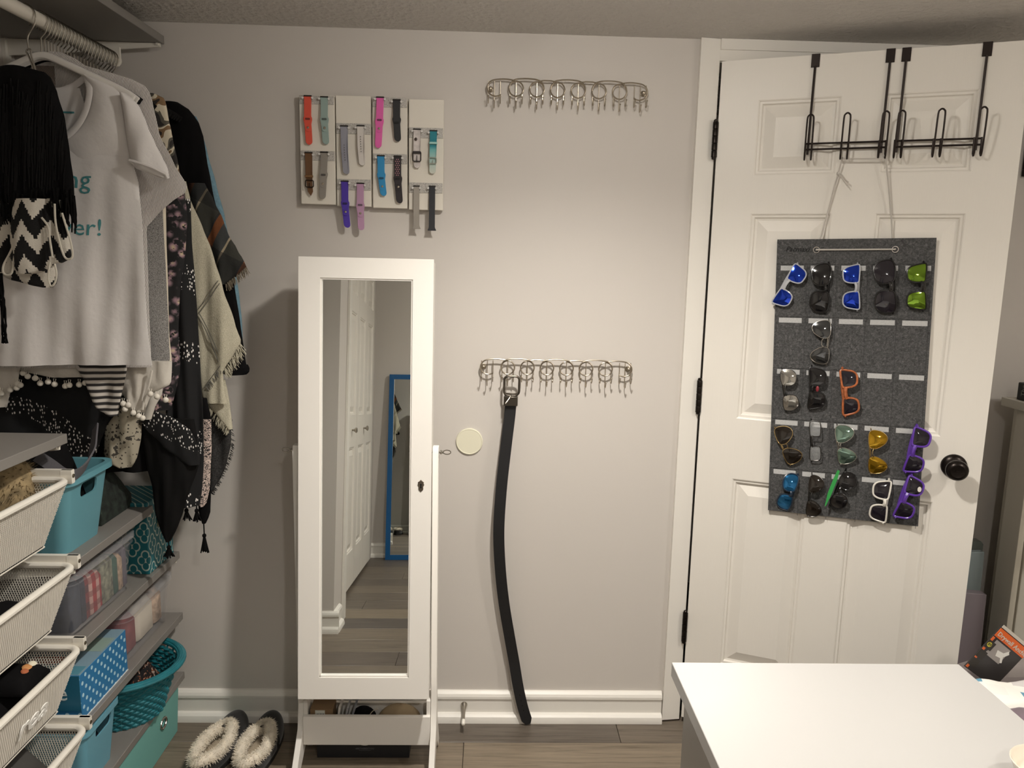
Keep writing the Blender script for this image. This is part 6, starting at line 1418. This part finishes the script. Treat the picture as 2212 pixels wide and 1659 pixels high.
# ---------------------------------------------------------------- packed tote beside the table, with things on it
tt = thing('tote_box', 'grey storage tote standing right of the table', 'tote', (1.22, -0.86, 0))
secs = [[(1.215 + u, -0.87 + v, z) for u, v in rrect(0.50 + e, 0.46 + e, 0.03, 4)] for z, e in ((0.0, -0.06), (0.50, 0.0), (0.50, 0.02), (0.52, 0.02), (0.52, -0.01))]
loft(MB(), secs).build('body', mat('grey_tote', (74, 66, 64), 0.6), tt)
pk = thing('anchor_package', 'orange and black drywall anchor packet at the right edge', 'packet', (1.25, -0.66, 0.53))
a = [onY(px, py, -0.735) for px, py in ((2166, 1348), (2226, 1398), (2150, 1460), (2080, 1440))]
o0 = a[3]; ex_ = (a[0] - a[3]); ey_ = (a[1] - a[0])
def pkp(s, v, d): return tuple(o0 + ex_ * s + ey_ * v + Vector((0, -d, 0)))
def pkq(name, q, d, m, th=0.0012): return MB().prism(q, d, d + th, pkp).build(name, m, pk)
pkq('card', [(0.02, 0.0), (1.0, 0.0), (1.0, 1.0), (0.05, 1.0)], 0.0, mat('packet_black', (34, 30, 30), 0.3), 0.004)
pkq('orange_band', [(0.76, 0.0), (0.93, 0.0), (0.93, 1.0), (0.76, 1.0)], 0.004, mat('packet_orange', (206, 92, 30), 0.35))
pkq('orange_edge', [(0.04, 0.0), (0.74, 0.0), (0.74, 0.06), (0.04, 0.06)], 0.004, MATS['packet_orange'])
pkq('top_strip', [(0.945, 0.0), (1.0, 0.0), (1.0, 0.9), (0.945, 0.9)], 0.004, mat('packet_white', (190, 184, 172), 0.4))
pkq('photo', [(0.42, 0.14), (0.73, 0.14), (0.73, 0.62), (0.42, 0.62)], 0.004, mat('packet_photo', (140, 134, 130), 0.4))
pkq('anchor_picture', [(0.50, 0.40), (0.60, 0.34), (0.62, 0.52), (0.70, 0.60), (0.66, 0.66), (0.56, 0.58), (0.47, 0.66), (0.45, 0.62), (0.52, 0.54)], 0.0052, mat('packet_anchor', (206, 204, 198), 0.4), 0.0005)
for s0 in (0.10, 0.29, 0.50):
    pkq('badge', [(s0, -0.02), (s0 + 0.16, -0.02), (s0 + 0.16, 0.20), (s0, 0.20)], 0.0052, mat('badge_black', (30, 24, 16), 0.4), 0.0006)
pkq('yellow_spot', [(0.585 + 0.045 * math.cos(x), 0.06 + 0.065 * math.sin(x)) for x in [2 * PI * i / 16 for i in range(16)]], 0.0060, mat('badge_yellow', (196, 186, 60), 0.4), 0.0004)
e1_ = ey_.normalized(); e2_ = (ex_ - e1_ * ex_.dot(e1_)).normalized(); e3_ = e1_.cross(e2_)
def pkt(s, v, body, size, m, d=0.0056, **k):
    c = Vector(pkp(s, v, d)); return text('lettering', body, size, m, Matrix(((e1_.x, e2_.x, e3_.x, c.x), (e1_.y, e2_.y, e3_.y, c.y), (e1_.z, e2_.z, e3_.z, c.z), (0, 0, 0, 1))), pk, ext=0.0002, **k)
pkt(0.83, 0.56, 'Drywall Anchor', 0.0145, MATS['packet_white'], bold=0.0002); pkt(0.585, 0.06, '89', 0.010, MATS['ink'], d=0.0068); pkt(0.36, 0.80, 'LIGHT DUTY', 0.006, MATS['packet_white']) if False else None
# crumpled clear bag behind the packet
tag(heap('plastic_bag', mat('clear_bag', (150, 140, 138), 0.2, alpha=0.5, spec=0.8), 1.08, 1.42, -0.71, -0.65, 0.5215, 0.585, 71, 0.02), 'crumpled clear plastic bag under the anchor packet', 'bag')
# patterned fabric
def sq(nt, c):
    v = tex(nt, 'Voronoi', mapping(nt, c, (1, 1, 1), (0, 0, R(20))), Scale=19.0, Randomness=0.5); v.distance = 'CHEBYCHEV'
    n = N(nt, 'SeparateColor'); nt.links.new(v.outputs['Color'], n.inputs[0])
    col = ramp(nt, n.outputs[0], [(0.0, (222, 218, 212)), (0.3, (196, 192, 190)), (0.55, (92, 142, 166)), (0.75, (216, 212, 206))], True)
    return mixc(nt, math2(nt, 'LESS_THAN', v.outputs['Distance'], 0.34), (228, 224, 217), col)
tag(heap('patterned_cloth', nmat('white_square_print', sq, 0.8), 0.985, 1.44, -0.885, -0.755, 0.5215, 0.598, 15, 0.012), 'white cloth with blue and grey squares beside the table', 'cloth')
tag(heap('mauve_cloth', mat('mauve_velvet', (108, 92, 100), 0.8, sheen=0.5, var=(12, 0.35)), 0.985, 1.44, -0.985, -0.887, 0.5215, 0.600, 16, 0.02), 'mauve velvety cloth below the patterned cloth', 'cloth')
tag(heap('black_cloth', M_black, 0.99, 1.44, -1.09, -0.99, 0.5215, 0.575, 17, 0.012), 'black cloth at the lower right edge beside the table', 'cloth')
